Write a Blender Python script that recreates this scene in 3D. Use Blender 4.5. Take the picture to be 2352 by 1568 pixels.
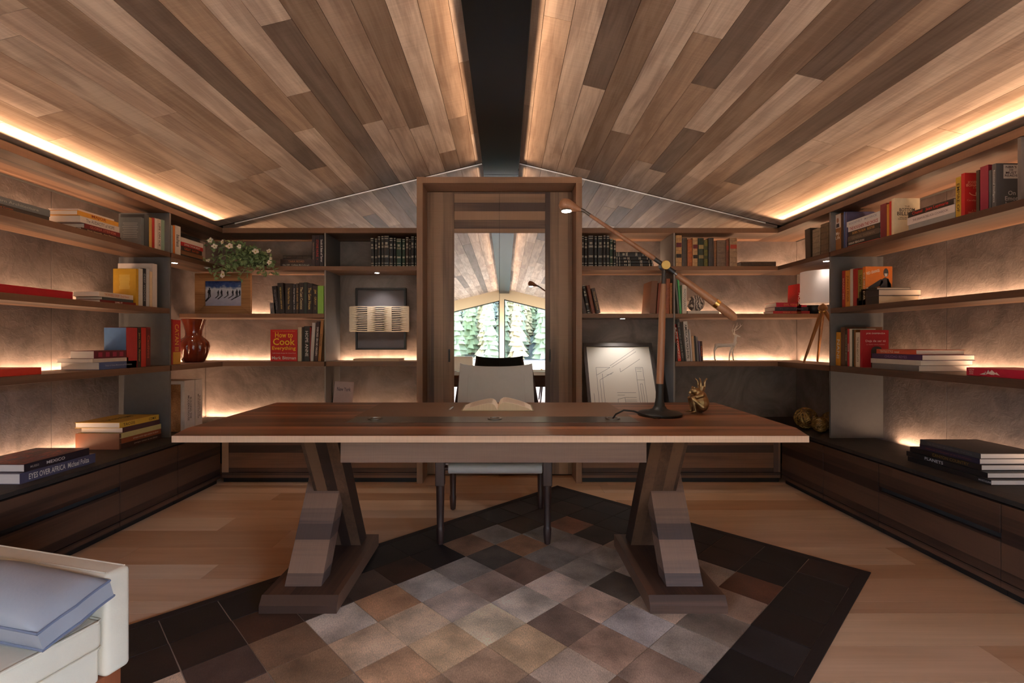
import bpy, bmesh, math, random
from mathutils import Vector, Matrix, noise
random.seed(7)
C = bpy.context.scene.collection
for o in list(bpy.data.objects):
    bpy.data.objects.remove(o)
PI = math.pi
F = 1108.0; VX = 1161.0; VY = 783.0; H = 1.13

# ------------------------------------------------------------------ camera, world, sun, exposure
sc = bpy.context.scene
cam = bpy.data.cameras.new('camera'); camo = bpy.data.objects.new('camera', cam); C.objects.link(camo)
cam.sensor_width = 36.0; cam.lens = F / 2352 * 36; cam.clip_start = 0.02; cam.clip_end = 400
cam.shift_x = (1176 - VX) / 2352; cam.shift_y = (VY - 784) / 2352
camo.location = (0, 0, H); camo.rotation_euler = (PI / 2, 0, 0)
sc.camera = camo
sc.view_settings.view_transform = 'Standard'; sc.view_settings.look = 'None'
sc.view_settings.exposure = 0.35; sc.view_settings.gamma = 1.0
sc.view_settings.use_curve_mapping = False
sc.cycles.max_bounces = 8; sc.cycles.diffuse_bounces = 5; sc.cycles.glossy_bounces = 4
sc.cycles.transparent_max_bounces = 12; sc.cycles.caustics_reflective = False; sc.cycles.caustics_refractive = False
sc.cycles.sample_clamp_indirect = 6.0

W = bpy.data.worlds.new('world'); sc.world = W; W.use_nodes = True
wn = W.node_tree.nodes; wl = W.node_tree.links
bg = wn['Background']
sky = wn.new('ShaderNodeTexSky'); sky.sky_type = 'NISHITA'; sky.sun_disc = False
sky.sun_elevation = math.radians(48); sky.sun_rotation = math.radians(120); sky.altitude = 2500; sky.dust_density = 2.0; sky.ozone_density = 0.5
hsv = wn.new('ShaderNodeHueSaturation'); hsv.inputs['Saturation'].default_value = 0.75
wl.new(sky.outputs[0], hsv.inputs['Color']); wl.new(hsv.outputs[0], bg.inputs[0])
bg.inputs[1].default_value = 9.5
def srgb(r, g, b):
    def f(c):
        c /= 255.0
        return c / 12.92 if c <= 0.04045 else ((c + 0.055) / 1.055) ** 2.4
    return (f(r), f(g), f(b), 1.0)

s = bpy.data.lights.new('sun', 'SUN'); s.energy = 2.5; s.angle = 0.03; s.color = (1.0, 0.94, 0.84)
so = bpy.data.objects.new('sun', s); C.objects.link(so); so.location = (10, -10, 20)
so.rotation_euler = Vector((-0.45, -0.35, -0.82)).to_track_quat('-Z', 'Y').to_euler()

# window portals (daylight sampling guides at the rear windows and the added side windows)
def area(name, center, u, emit, L, Wd, power, col=(1, 1, 1), portal=False, parent=None, spread=PI):
    l = bpy.data.lights.new(name, 'AREA'); l.shape = 'RECTANGLE'; l.size = L; l.size_y = Wd; l.energy = power; l.color = col
    l.spread = spread
    if portal: l.cycles.is_portal = True
    o = bpy.data.objects.new(name, l); C.objects.link(o)
    x = Vector(u).normalized(); z = -Vector(emit).normalized(); y = z.cross(x)
    m = Matrix((x, y, z)).transposed().to_4x4(); m.translation = Vector(center)
    o.matrix_basis = m
    if parent:
        o.parent = parent; o.matrix_parent_inverse = parent_inv(parent)
    return o
area('window_daylight', (0, -6.3, 1.3), (1, 0, 0), (0, 1, 0), 5.2, 1.9, 0, portal=True)
area('window_daylight', (-2.9, -3.5, 1.2), (0, 1, 0), (1, 0, 0), 3.8, 1.55, 0, portal=True)
area('window_daylight', (2.82, -3.5, 1.2), (0, 1, 0), (-1, 0, 0), 3.8, 1.55, 0, portal=True)
LED = (1.0, 0.60, 0.34)
LEDW = 2.9      # watts per metre of shelf strip

# ------------------------------------------------------------------ helpers
class MB:
    def __init__(s): s.v = []; s.f = []; s.sm = False
    def add(s, vs, fs):
        n = len(s.v); s.v += [tuple(v) for v in vs]; s.f += [tuple(i + n for i in f) for f in fs]; return s
    def hexa(s, p):      # 8 points: bottom 4 ccw, top 4 ccw
        return s.add(p, [(3, 2, 1, 0), (4, 5, 6, 7), (0, 1, 5, 4), (1, 2, 6, 5), (2, 3, 7, 6), (3, 0, 4, 7)])
    def box(s, x0, x1, y0, y1, z0, z1):
        if x0 > x1: x0, x1 = x1, x0
        if y0 > y1: y0, y1 = y1, y0
        if z0 > z1: z0, z1 = z1, z0
        return s.hexa([(x0, y0, z0), (x1, y0, z0), (x1, y1, z0), (x0, y1, z0), (x0, y0, z1), (x1, y0, z1), (x1, y1, z1), (x0, y1, z1)])
    def prism(s, poly, axis, a, b):   # poly list of 2d; extruded along axis
        n = len(poly)
        def P(p, t):
            return {'x': (t, p[0], p[1]), 'y': (p[0], t, p[1]), 'z': (p[0], p[1], t)}[axis]
        vs = [P(p, a) for p in poly] + [P(p, b) for p in poly]
        fs = [tuple(range(n)), tuple(reversed(range(n, 2 * n)))] + [(i, i + n, (i + 1) % n + n, (i + 1) % n) for i in range(n)]
        return s.add(vs, fs)
    def tube(s, pts, rad, seg=8, cap=True):
        pts = [Vector(p) for p in pts]; n = len(pts)
        if not isinstance(rad, (list, tuple)): rad = [rad] * n
        vs = []; fs = []; up = None
        for i, p in enumerate(pts):
            d = (pts[min(i + 1, n - 1)] - pts[max(i - 1, 0)]).normalized()
            if up is None:
                up = d.orthogonal().normalized()
            else:
                up = (up - d * up.dot(d))
                up = up.normalized() if up.length > 1e-6 else d.orthogonal().normalized()
            w = d.cross(up)
            for k in range(seg):
                a = 2 * PI * k / seg
                vs.append(p + (up * math.cos(a) + w * math.sin(a)) * rad[i])
        for i in range(n - 1):
            for k in range(seg):
                k2 = (k + 1) % seg
                fs.append((i * seg + k, i * seg + k2, (i + 1) * seg + k2, (i + 1) * seg + k))
        if cap:
            fs.append(tuple(reversed(range(seg)))); fs.append(tuple(range((n - 1) * seg, n * seg)))
        s.sm = True
        return s.add(vs, fs)
    def lathe(s, prof, c=(0, 0, 0), seg=32, mod=None):   # prof list of (r,z)
        vs = []; fs = []; n = len(prof)
        for (r, z) in prof:
            for k in range(seg):
                a = 2 * PI * k / seg
                rr = r * (mod(a, z) if mod else 1)
                vs.append((c[0] + rr * math.cos(a), c[1] + rr * math.sin(a), c[2] + z))
        for i in range(n - 1):
            for k in range(seg):
                k2 = (k + 1) % seg
                fs.append((i * seg + k, i * seg + k2, (i + 1) * seg + k2, (i + 1) * seg + k))
        fs.append(tuple(reversed(range(seg)))); fs.append(tuple(range((n - 1) * seg, n * seg)))
        s.sm = True
        return s.add(vs, fs)
    def ball(s, c, r, sc=(1, 1, 1), seg=12, rings=8, rot=None):
        vs = []; fs = []
        for i in range(rings + 1):
            t = PI * i / rings
            for k in range(seg):
                a = 2 * PI * k / seg
                v = Vector((r * sc[0] * math.sin(t) * math.cos(a), r * sc[1] * math.sin(t) * math.sin(a), r * sc[2] * math.cos(t)))
                if rot: v = rot @ v
                vs.append(v + Vector(c))
        for i in range(rings):
            for k in range(seg):
                k2 = (k + 1) % seg
                fs.append((i * seg + k, (i + 1) * seg + k, (i + 1) * seg + k2, i * seg + k2))
        s.sm = True
        return s.add(vs, fs)
    def limb(s, a, b, ra, rb):
        a = Vector(a); b = Vector(b)
        s.tube([a, b], [ra, rb], 10); s.ball(a, ra, seg=10, rings=6); s.ball(b, rb, seg=10, rings=6); return s

def obj(name, mb, m, parent=None, label=None, bevel=0, color=None, smooth=None, matrix=None, local=False):
    me = bpy.data.meshes.new(name)
    me.from_pydata([tuple(v) for v in mb.v], [], mb.f); me.validate(); me.update()
    bm = bmesh.new(); bm.from_mesh(me); bmesh.ops.recalc_face_normals(bm, faces=bm.faces); bm.to_mesh(me); bm.free()
    if mb.sm if smooth is None else smooth:
        me.polygons.foreach_set('use_smooth', [True] * len(me.polygons))
        try: me.set_sharp_from_angle(angle=math.radians(40))
        except Exception: pass
    if m: me.materials.append(m)
    o = bpy.data.objects.new(name, me); C.objects.link(o)
    if matrix: o.matrix_basis = matrix
    if parent:
        o.parent = parent
        if not local: o.matrix_parent_inverse = parent_inv(parent)
    if label: o['label'] = label
    if color: o.color = (*color[:3], 1)
    if bevel:
        b = o.modifiers.new('bevel', 'BEVEL'); b.width = bevel; b.segments = 2; b.limit_method = 'ANGLE'
    return o
def world_of(p):
    return p.matrix_basis if not p.parent else world_of(p.parent) @ p.matrix_parent_inverse @ p.matrix_basis
def parent_inv(p): return world_of(p).inverted()
def tag(o, label, cat, group=None):
    o['label'] = label; o['category'] = cat
    if group: o['group'] = group
    return o
def thing(name, loc, label, cat, group=None, matrix=None):
    o = bpy.data.objects.new(name, None); C.objects.link(o); o.empty_display_size = 0.05
    o.matrix_basis = matrix if matrix else Matrix.Translation(loc)
    return tag(o, label, cat, group)
def struct(o): o['kind'] = 'structure'; return o
def px(x, y, d): return Vector(((x - VX) * d / F, d, H - (y - VY) * d / F))
def X_(x, d): return (x - VX) * d / F
def Z_(y, d): return H - (y - VY) * d / F

def text_mesh(txt, w, h, keep=True):
    """flat lettering in the XY plane, centred, fitted into w x h"""
    cu = bpy.data.curves.new('t', 'FONT'); cu.body = txt; cu.resolution_u = 2; cu.space_line = 0.9
    cu.align_x = 'CENTER'; cu.offset = 0.012
    to = bpy.data.objects.new('t', cu); C.objects.link(to)
    me = bpy.data.meshes.new_from_object(to)
    bpy.data.objects.remove(to); bpy.data.curves.remove(cu)
    xs = [v.co.x for v in me.vertices]; ys = [v.co.y for v in me.vertices]
    if not xs: return me
    cx = (min(xs) + max(xs)) / 2; cy = (min(ys) + max(ys)) / 2
    sx = w / (max(xs) - min(xs)); sy = h / (max(ys) - min(ys))
    if keep: sx = sy = min(sx, sy)
    else:
        sx = min(sx, sy * 1.5); sy = min(sy, sx * 1.8)
    for v in me.vertices: v.co.x = (v.co.x - cx) * sx; v.co.y = (v.co.y - cy) * sy; v.co.z = 0
    return me
def lettering(txt, w, h, col, parent, center, xdir, ydir, keep=False, name='lettering', glow=False, world=False):
    me = text_mesh(txt, w, h, keep); me.name = name
    me.materials.clear(); me.materials.append(M['ink'])
    o = bpy.data.objects.new(name, me); C.objects.link(o); o.color = (*col[:3], 1)
    x = Vector(xdir).normalized(); y = Vector(ydir).normalized(); z = x.cross(y)
    m = Matrix((x, y, z)).transposed().to_4x4(); m.translation = Vector(center)
    o.parent = parent
    if world: o.matrix_parent_inverse = parent_inv(parent)
    o.matrix_basis = m
    return o

# ------------------------------------------------------------------ materials
M = {}
def newmat(name):
    m = bpy.data.materials.new(name); m.use_nodes = True
    nt = m.node_tree; b = nt.nodes['Principled BSDF']
    return m, nt, b
def plain(name, col, rough=0.5, metal=0.0, spec=0.5, emit=None, noise_amt=0.0, nscale=30, bump=0.0, bscale=200, objcol=False, coat=0):
    m, nt, b = newmat(name)
    b.inputs['Roughness'].default_value = rough; b.inputs['Metallic'].default_value = metal
    b.inputs['Specular IOR Level'].default_value = spec; b.inputs['Base Color'].default_value = (*col[:3], 1)
    if coat: b.inputs['Coat Weight'].default_value = coat
    src = None
    if objcol:
        oi = nt.nodes.new('ShaderNodeObjectInfo'); src = oi.outputs['Color']
        nt.links.new(src, b.inputs['Base Color'])
    tc = nt.nodes.new('ShaderNodeTexCoord')
    if noise_amt:
        n = nt.nodes.new('ShaderNodeTexNoise'); n.inputs['Scale'].default_value = nscale; n.inputs['Detail'].default_value = 5
        nt.links.new(tc.outputs['Object'], n.inputs['Vector'])
        mr = nt.nodes.new('ShaderNodeMapRange'); mr.inputs[1].default_value = .3; mr.inputs[2].default_value = .7
        mr.inputs[3].default_value = 1 - noise_amt; mr.inputs[4].default_value = 1 + noise_amt
        nt.links.new(n.outputs['Fac'], mr.inputs[0])
        vm = nt.nodes.new('ShaderNodeVectorMath'); vm.operation = 'SCALE'
        if src: nt.links.new(src, vm.inputs[0])
        else: vm.inputs[0].default_value = col[:3]
        nt.links.new(mr.outputs[0], vm.inputs['Scale']); nt.links.new(vm.outputs[0], b.inputs['Base Color'])
    if bump:
        n2 = nt.nodes.new('ShaderNodeTexNoise'); n2.inputs['Scale'].default_value = bscale; n2.inputs['Detail'].default_value = 4
        nt.links.new(tc.outputs['Object'], n2.inputs['Vector'])
        bp = nt.nodes.new('ShaderNodeBump'); bp.inputs['Strength'].default_value = bump; bp.inputs['Distance'].default_value = 0.003
        nt.links.new(n2.outputs['Fac'], bp.inputs['Height']); nt.links.new(bp.outputs[0], b.inputs['Normal'])
    if emit:
        b.inputs['Emission Color'].default_value = (*emit[0][:3], 1); b.inputs['Emission Strength'].default_value = emit[1]
    M[name] = m
    return m

def wood(name, light, dark, grain='x', stripe=None, sw=0.07, rough=0.45, fine=0.25, objcol=False, saw=0.06, contrast=1.0, rnd=False, band=6.0, phase=None):
    """grain: axis the fibres run along; stripe: axis across which the veneer leaves change"""
    m, nt, b = newmat(name); N = nt.nodes; L = nt.links
    tc = N.new('ShaderNodeTexCoord'); vec = tc.outputs['Object']
    oi = N.new('ShaderNodeObjectInfo')
    if rnd:
        sc_ = N.new('ShaderNodeMath'); sc_.operation = 'MULTIPLY'; sc_.inputs[1].default_value = 37.0; L.new(oi.outputs['Random'], sc_.inputs[0])
        cx = N.new('ShaderNodeCombineXYZ'); [L.new(sc_.outputs[0], cx.inputs[i]) for i in range(3)]
        ad = N.new('ShaderNodeVectorMath'); ad.operation = 'ADD'; L.new(vec, ad.inputs[0]); L.new(cx.outputs[0], ad.inputs[1]); vec = ad.outputs[0]
    gi = 'xyz'.index(grain)
    def stretched(k):
        mp = N.new('ShaderNodeMapping'); sc3 = [1, 1, 1]; sc3[gi] = k; mp.inputs['Scale'].default_value = sc3; L.new(vec, mp.inputs[0]); return mp.outputs[0]
    n1 = N.new('ShaderNodeTexNoise'); n1.inputs['Scale'].default_value = band; n1.inputs['Detail'].default_value = 3; n1.inputs['Distortion'].default_value = .6
    L.new(stretched(.12), n1.inputs['Vector'])
    n2 = N.new('ShaderNodeTexNoise'); n2.inputs['Scale'].default_value = 90; n2.inputs['Detail'].default_value = 6; n2.inputs['Roughness'].default_value = .65
    L.new(stretched(.02), n2.inputs['Vector'])
    fac = n1.outputs['Fac']
    def math_(op, a, c, clamp=False):
        q = N.new('ShaderNodeMath'); q.operation = op; q.use_clamp = clamp
        for i, t in enumerate((a, c)):
            if isinstance(t, (int, float)): q.inputs[i].default_value = t
            elif t is not None: L.new(t, q.inputs[i])
        return q.outputs[0]
    f = math_('MULTIPLY', math_('SUBTRACT', n1.outputs['Fac'], .5), 2.2 * contrast)
    if stripe:
        sp = N.new('ShaderNodeSeparateXYZ'); L.new(vec, sp.inputs[0])
        a = math_('DIVIDE', math_('SUBTRACT', sp.outputs['xyz'.index(stripe)], phase or 0), sw)
        fl = math_('FLOOR', a, None)
        wn_ = N.new('ShaderNodeTexWhiteNoise'); wn_.noise_dimensions = '1D'; L.new(fl, wn_.inputs['W'])
        val = wn_.outputs['Value']
        if phase is not None: val = math_('SUBTRACT', .9, math_('MULTIPLY', math_('FLOORED_MODULO', fl, 2.0), .8))
        f = math_('ADD', f, math_('MULTIPLY', math_('SUBTRACT', val, .5), 1.25))
    f = math_('ADD', f, math_('MULTIPLY', math_('SUBTRACT', n2.outputs['Fac'], .5), 4 * fine))
    f = math_('ADD', f, .5, True)
    mix = N.new('ShaderNodeMix'); mix.data_type = 'RGBA'; mix.inputs[6].default_value = (*dark[:3], 1); mix.inputs[7].default_value = (*light[:3], 1)
    L.new(f, mix.inputs[0]); col = mix.outputs[2]
    if objcol:
        vm = N.new('ShaderNodeVectorMath'); vm.operation = 'MULTIPLY'; L.new(col, vm.inputs[0]); L.new(oi.outputs['Color'], vm.inputs[1]); col = vm.outputs[0]
    if saw:
        mp = N.new('ShaderNodeMapping'); s3 = [6, 6, 6]; s3[gi] = 260; mp.inputs['Scale'].default_value = s3; L.new(vec, mp.inputs[0])
        n3 = N.new('ShaderNodeTexNoise'); n3.inputs['Scale'].default_value = 1.0; n3.inputs['Detail'].default_value = 2; L.new(mp.outputs[0], n3.inputs['Vector'])
        k = math_('ADD', math_('MULTIPLY', math_('SUBTRACT', n3.outputs['Fac'], .5), saw * 4), 1.0)
        vm = N.new('ShaderNodeVectorMath'); vm.operation = 'SCALE'; L.new(col, vm.inputs[0]); L.new(k, vm.inputs['Scale']); col = vm.outputs[0]
    L.new(col, b.inputs['Base Color'])
    b.inputs['Roughness'].default_value = rough
    bp = N.new('ShaderNodeBump'); bp.inputs['Strength'].default_value = .15; bp.inputs['Distance'].default_value = .001
    L.new(n2.outputs['Fac'], bp.inputs['Height']); L.new(bp.outputs[0], b.inputs['Normal'])
    M[name] = m
    return m

WL = srgb(150, 112, 88); WD = srgb(72, 50, 42)
wood('walnut_x', WL, WD, 'x', 'z', .052)
wood('walnut_y', WL, WD, 'y', 'z', .055)
wood('frame_wood', srgb(172, 138, 116), srgb(136, 106, 88), 'z', None)
wood('frame_wood_x', srgb(172, 138, 116), srgb(136, 106, 88), 'x', None)
wood('walnut_z', srgb(176, 144, 122), srgb(90, 72, 68), 'z', 'x', .075)
wood('walnut_alt', srgb(176, 144, 122), srgb(92, 74, 70), 'x', 'z', .073, phase=2.292)
wood('shelf_x', srgb(130, 98, 78), srgb(78, 56, 46), 'x', 'y', .07, fine=.2)
wood('shelf_y', srgb(124, 92, 72), srgb(74, 52, 42), 'y', 'x', .07, fine=.2)
wood('base_x', srgb(132, 98, 78), srgb(64, 46, 40), 'x', 'z', .06)
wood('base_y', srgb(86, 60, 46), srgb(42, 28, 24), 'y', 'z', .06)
wood('desk_top', srgb(166, 108, 74), srgb(86, 50, 34), 'x', 'y', .055, rough=.38, fine=.3)
wood('desk_edge_daylit', srgb(242, 214, 194), srgb(208, 176, 156), 'x', None, rough=.5)  # desk wood with frontal daylight put into a paler colour
wood('desk_panel', srgb(140, 112, 98), srgb(108, 82, 72), 'x', None, rough=.5)
wood('leg_z', srgb(112, 84, 66), srgb(54, 39, 34), 'z', 'x', .05)
wood('leg_x', srgb(134, 104, 88), srgb(76, 60, 56), 'x', 'z', .058)
wood('foot_x', srgb(120, 88, 72), srgb(66, 46, 38), 'x', 'y', .06)
wood('foot_y', srgb(112, 80, 62), srgb(58, 40, 33), 'y', 'x', .09)
wood('ceiling_wood', (1, 1, 1), (.62, .58, .57), 'y', None, rough=.55, fine=.42, objcol=True, saw=.09, contrast=1.5, rnd=True, band=16)
wood('oak', (1, 1, 1), (.72, .66, .6), 'x', None, rough=.42, fine=.2, objcol=True, saw=0, contrast=.7, rnd=True, band=8)
wood('lamp_wood', srgb(196, 150, 120), srgb(140, 92, 66), 'z', None, rough=.35, fine=.2, saw=0)
wood('rustic', srgb(196, 150, 104), srgb(120, 78, 44), 'x', None, rough=.55, fine=.3, saw=0, contrast=1.2)
wood('chair_wood', srgb(78, 52, 46), srgb(38, 24, 24), 'z', None, rough=.4, saw=0, band=18)
wood('tripod_wood', srgb(160, 108, 56), srgb(96, 58, 28), 'z', None, rough=.4, saw=0)
wood('saddle', srgb(150, 84, 50), srgb(112, 58, 34), 'z', None, rough=.5, saw=0)

def stone(name, c1, c2, sc_=3.0):
    m, nt, b = newmat(name); N = nt.nodes; L = nt.links
    tc = N.new('ShaderNodeTexCoord')
    n1 = N.new('ShaderNodeTexNoise'); n1.inputs['Scale'].default_value = sc_; n1.inputs['Detail'].default_value = 9; n1.inputs['Roughness'].default_value = .62; n1.inputs['Distortion'].default_value = 1.4
    L.new(tc.outputs['Object'], n1.inputs['Vector'])
    cr = N.new('ShaderNodeValToRGB'); cr.color_ramp.elements[0].position = .36; cr.color_ramp.elements[0].color = (*c2[:3], 1)
    cr.color_ramp.elements[1].position = .64; cr.color_ramp.elements[1].color = (*c1[:3], 1)
    L.new(n1.outputs['Fac'], cr.inputs[0]); L.new(cr.outputs[0], b.inputs['Base Color'])
    n2 = N.new('ShaderNodeTexNoise'); n2.inputs['Scale'].default_value = 22; n2.inputs['Detail'].default_value = 9; n2.inputs['Roughness'].default_value = .65; n2.inputs['Distortion'].default_value = .7
    L.new(tc.outputs['Object'], n2.inputs['Vector'])
    bp = N.new('ShaderNodeBump'); bp.inputs['Strength'].default_value = .55; bp.inputs['Distance'].default_value = .006
    L.new(n2.outputs['Fac'], bp.inputs['Height']); L.new(bp.outputs[0], b.inputs['Normal'])
    b.inputs['Roughness'].default_value = .62
    M[name] = m
stone('wall_panel', srgb(150, 137, 134), srgb(114, 104, 103))
stone('worktop', srgb(44, 40, 38), srgb(30, 27, 26), 6)
plain('divider', srgb(98, 98, 102), .5, noise_amt=.05, bump=.1)
plain('divider_edge', srgb(150, 150, 152), .45)
plain('black', srgb(20, 19, 19), .5)
plain('beam_black', srgb(12, 12, 14), .4, spec=.28)
plain('rear_wall', srgb(196, 178, 150), .8, bump=.1)
plain('dark_backing', srgb(40, 36, 34), .9)
plain('ink', (1, 1, 1), .6, objcol=True)
plain('cover', (1, 1, 1), .42, objcol=True, noise_amt=.05, nscale=40)
plain('leather_cover', (1, 1, 1), .4, objcol=True, noise_amt=.22, nscale=60, bump=.25, bscale=250)
plain('gold', srgb(214, 178, 110), .3, metal=.8)
plain('silver_print', srgb(205, 198, 182), .4, metal=.3)
plain('brass', srgb(214, 176, 104), .22, metal=1.0)
plain('bronze', srgb(158, 128, 90), .36, metal=.9, noise_amt=.25, nscale=25)
plain('steel', srgb(150, 146, 142), .28, metal=1.0)
plain('dark_steel', srgb(104, 96, 90), .34, metal=.85)
plain('chrome', srgb(230, 230, 232), .12, metal=1.0)
plain('gunmetal', srgb(58, 58, 60), .4, metal=.3)
plain('mirror', (.93, .94, .94), .0, metal=1.0)
plain('mirror_edge', (.9, .9, .9), .35, metal=.2)
plain('paper_white', srgb(236, 232, 226), .8)
plain('desk_leather', srgb(122, 92, 74), .5, bump=.2, bscale=400)
plain('grey_leather', srgb(190, 191, 199), .5, bump=.12, bscale=300, noise_amt=.02)
plain('olive_leather', srgb(40, 38, 32), .45, bump=.12, bscale=300)
plain('cream_leather', srgb(214, 202, 182), .42, bump=.12, bscale=220, noise_amt=.02)
plain('blue_leather', srgb(148, 150, 158), .36, bump=.15, bscale=150, noise_amt=.05, nscale=8)
plain('piping_blue', srgb(104, 112, 134), .4)
plain('glaze', srgb(112, 46, 24), .12, noise_amt=.25, nscale=14, coat=.5)
plain('porcelain', srgb(238, 234, 232), .5)
plain('shade', srgb(240, 226, 222), .8, emit=((1, .8, .72), .05))
plain('linen', srgb(104, 100, 106), .9, noise_amt=.12, nscale=400, bump=.5, bscale=500)
plain('yarn', srgb(232, 214, 190), .9, noise_amt=.08, nscale=120, bump=.5, bscale=350)
plain('frame_black', srgb(26, 25, 27), .45)
plain('frame_grey', srgb(78, 72, 72), .5, noise_amt=.12, nscale=30)
plain('leaf', srgb(136, 164, 120), .5, noise_amt=.3, nscale=30)
plain('petal', srgb(244, 238, 234), .6)
plain('pistil', srgb(190, 190, 90), .6)
plain('wire', srgb(176, 140, 84), .35, metal=.8)
plain('led_white', (1, 1, 1), .5, emit=((1.0, .86, .68), 30))
plain('led_strip', (1, 1, 1), .5, emit=((1.0, .6, .3), 3))
plain('lamp_glow', (1, 1, 1), .5, emit=((1.0, .9, .8), 25))
plain('stone_ball', srgb(150, 146, 146), .5)
plain('conifer', srgb(120, 138, 84), .9, objcol=True, noise_amt=.35, nscale=1.2)
plain('ground', srgb(44, 50, 36), .95, noise_amt=.4, nscale=.3)
plain('snow', srgb(128, 130, 138), .8)
plain('house', srgb(70, 66, 62), .9)
plain('rug_edge', srgb(24, 14, 12), .7, noise_amt=.2, nscale=60, bump=.4, bscale=500)
plain('rug_seam', srgb(150, 132, 116), .8)
plain('yellow_flower', srgb(214, 160, 40), .7)

def hide():
    m, nt, b = newmat('hide'); N = nt.nodes; L = nt.links
    tc = N.new('ShaderNodeTexCoord'); oi = N.new('ShaderNodeObjectInfo')
    sc_ = N.new('ShaderNodeMath'); sc_.operation = 'MULTIPLY'; sc_.inputs[1].default_value = 50; L.new(oi.outputs['Random'], sc_.inputs[0])
    n1 = N.new('ShaderNodeTexNoise'); n1.noise_dimensions = '4D'; n1.inputs['Scale'].default_value = 6; n1.inputs['Detail'].default_value = 3
    L.new(tc.outputs['Object'], n1.inputs['Vector']); L.new(sc_.outputs[0], n1.inputs['W'])
    mp = N.new('ShaderNodeMapping'); mp.inputs['Scale'].default_value = (420, 110, 100); mp.inputs['Rotation'].default_value = (0, 0, .5); L.new(tc.outputs['Object'], mp.inputs[0])
    n2 = N.new('ShaderNodeTexNoise'); n2.inputs['Scale'].default_value = 1; n2.inputs['Detail'].default_value = 4; L.new(mp.outputs[0], n2.inputs['Vector'])
    mr = N.new('ShaderNodeMapRange'); mr.inputs[1].default_value = .32; mr.inputs[2].default_value = .68; mr.inputs[3].default_value = .5; mr.inputs[4].default_value = 1.3; L.new(n1.outputs['Fac'], mr.inputs[0])
    mr2 = N.new('ShaderNodeMapRange'); mr2.inputs[1].default_value = .3; mr2.inputs[2].default_value = .7; mr2.inputs[3].default_value = .72; mr2.inputs[4].default_value = 1.28; L.new(n2.outputs['Fac'], mr2.inputs[0])
    mu = N.new('ShaderNodeMath'); mu.operation = 'MULTIPLY'; L.new(mr.outputs[0], mu.inputs[0]); L.new(mr2.outputs[0], mu.inputs[1])
    vm = N.new('ShaderNodeVectorMath'); vm.operation = 'SCALE'; L.new(oi.outputs['Color'], vm.inputs[0]); L.new(mu.outputs[0], vm.inputs['Scale'])
    L.new(vm.outputs[0], b.inputs['Base Color']); b.inputs['Roughness'].default_value = .6
    bp = N.new('ShaderNodeBump'); bp.inputs['Strength'].default_value = .4; bp.inputs['Distance'].default_value = .002
    L.new(n2.outputs['Fac'], bp.inputs['Height']); L.new(bp.outputs[0], b.inputs['Normal'])
    M['hide'] = m
hide()
def pages_mat():
    m, nt, b = newmat('pages'); N = nt.nodes; L = nt.links
    tc = N.new('ShaderNodeTexCoord'); mp = N.new('ShaderNodeMapping'); mp.inputs['Scale'].default_value = (1400, 8, 8); L.new(tc.outputs['Object'], mp.inputs[0])
    n2 = N.new('ShaderNodeTexNoise'); n2.inputs['Scale'].default_value = 1; L.new(mp.outputs[0], n2.inputs['Vector'])
    oi = N.new('ShaderNodeObjectInfo')
    mr = N.new('ShaderNodeMapRange'); mr.inputs[3].default_value = .75; mr.inputs[4].default_value = 1.15; L.new(n2.outputs['Fac'], mr.inputs[0])
    vm = N.new('ShaderNodeVectorMath'); vm.operation = 'SCALE'; L.new(oi.outputs['Color'], vm.inputs[0]); L.new(mr.outputs[0], vm.inputs['Scale'])
    L.new(vm.outputs[0], b.inputs['Base Color']); b.inputs['Roughness'].default_value = .85
    M['pages'] = m
pages_mat()
def glass_mat():
    m, nt, b = newmat('glass'); N = nt.nodes; L = nt.links
    tr = N.new('ShaderNodeBsdfTransparent'); tr.inputs[0].default_value = (.95, .97, .97, 1)
    gl = N.new('ShaderNodeBsdfGlossy'); gl.inputs['Roughness'].default_value = .02
    mx = N.new('ShaderNodeMixShader'); mx.inputs[0].default_value = .06
    L.new(tr.outputs[0], mx.inputs[1]); L.new(gl.outputs[0], mx.inputs[2]); L.new(mx.outputs[0], N['Material Output'].inputs[0])
    M['glass'] = m
glass_mat()

# ------------------------------------------------------------------ room geometry constants
YB = 4.46; SFY = 4.09; XL = -2.78; XLF = -2.40; XR = 2.70; XRF = 2.31
YREAR = -6.2; YNEAR = 0.5; YNW = -1.6
ZT = 0.44; ZA0, ZA1 = 1.730, 1.765; ZB0, ZB1 = 1.327, 1.3625; ZC0, ZC1 = .916, .9565; ZV0, ZV1 = 2.0465, 2.089
def ceilz(x):
    return 2.643 - .241 * (-x - .188) if x < -.04 else 2.643 - .241 * (x - .114)

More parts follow.
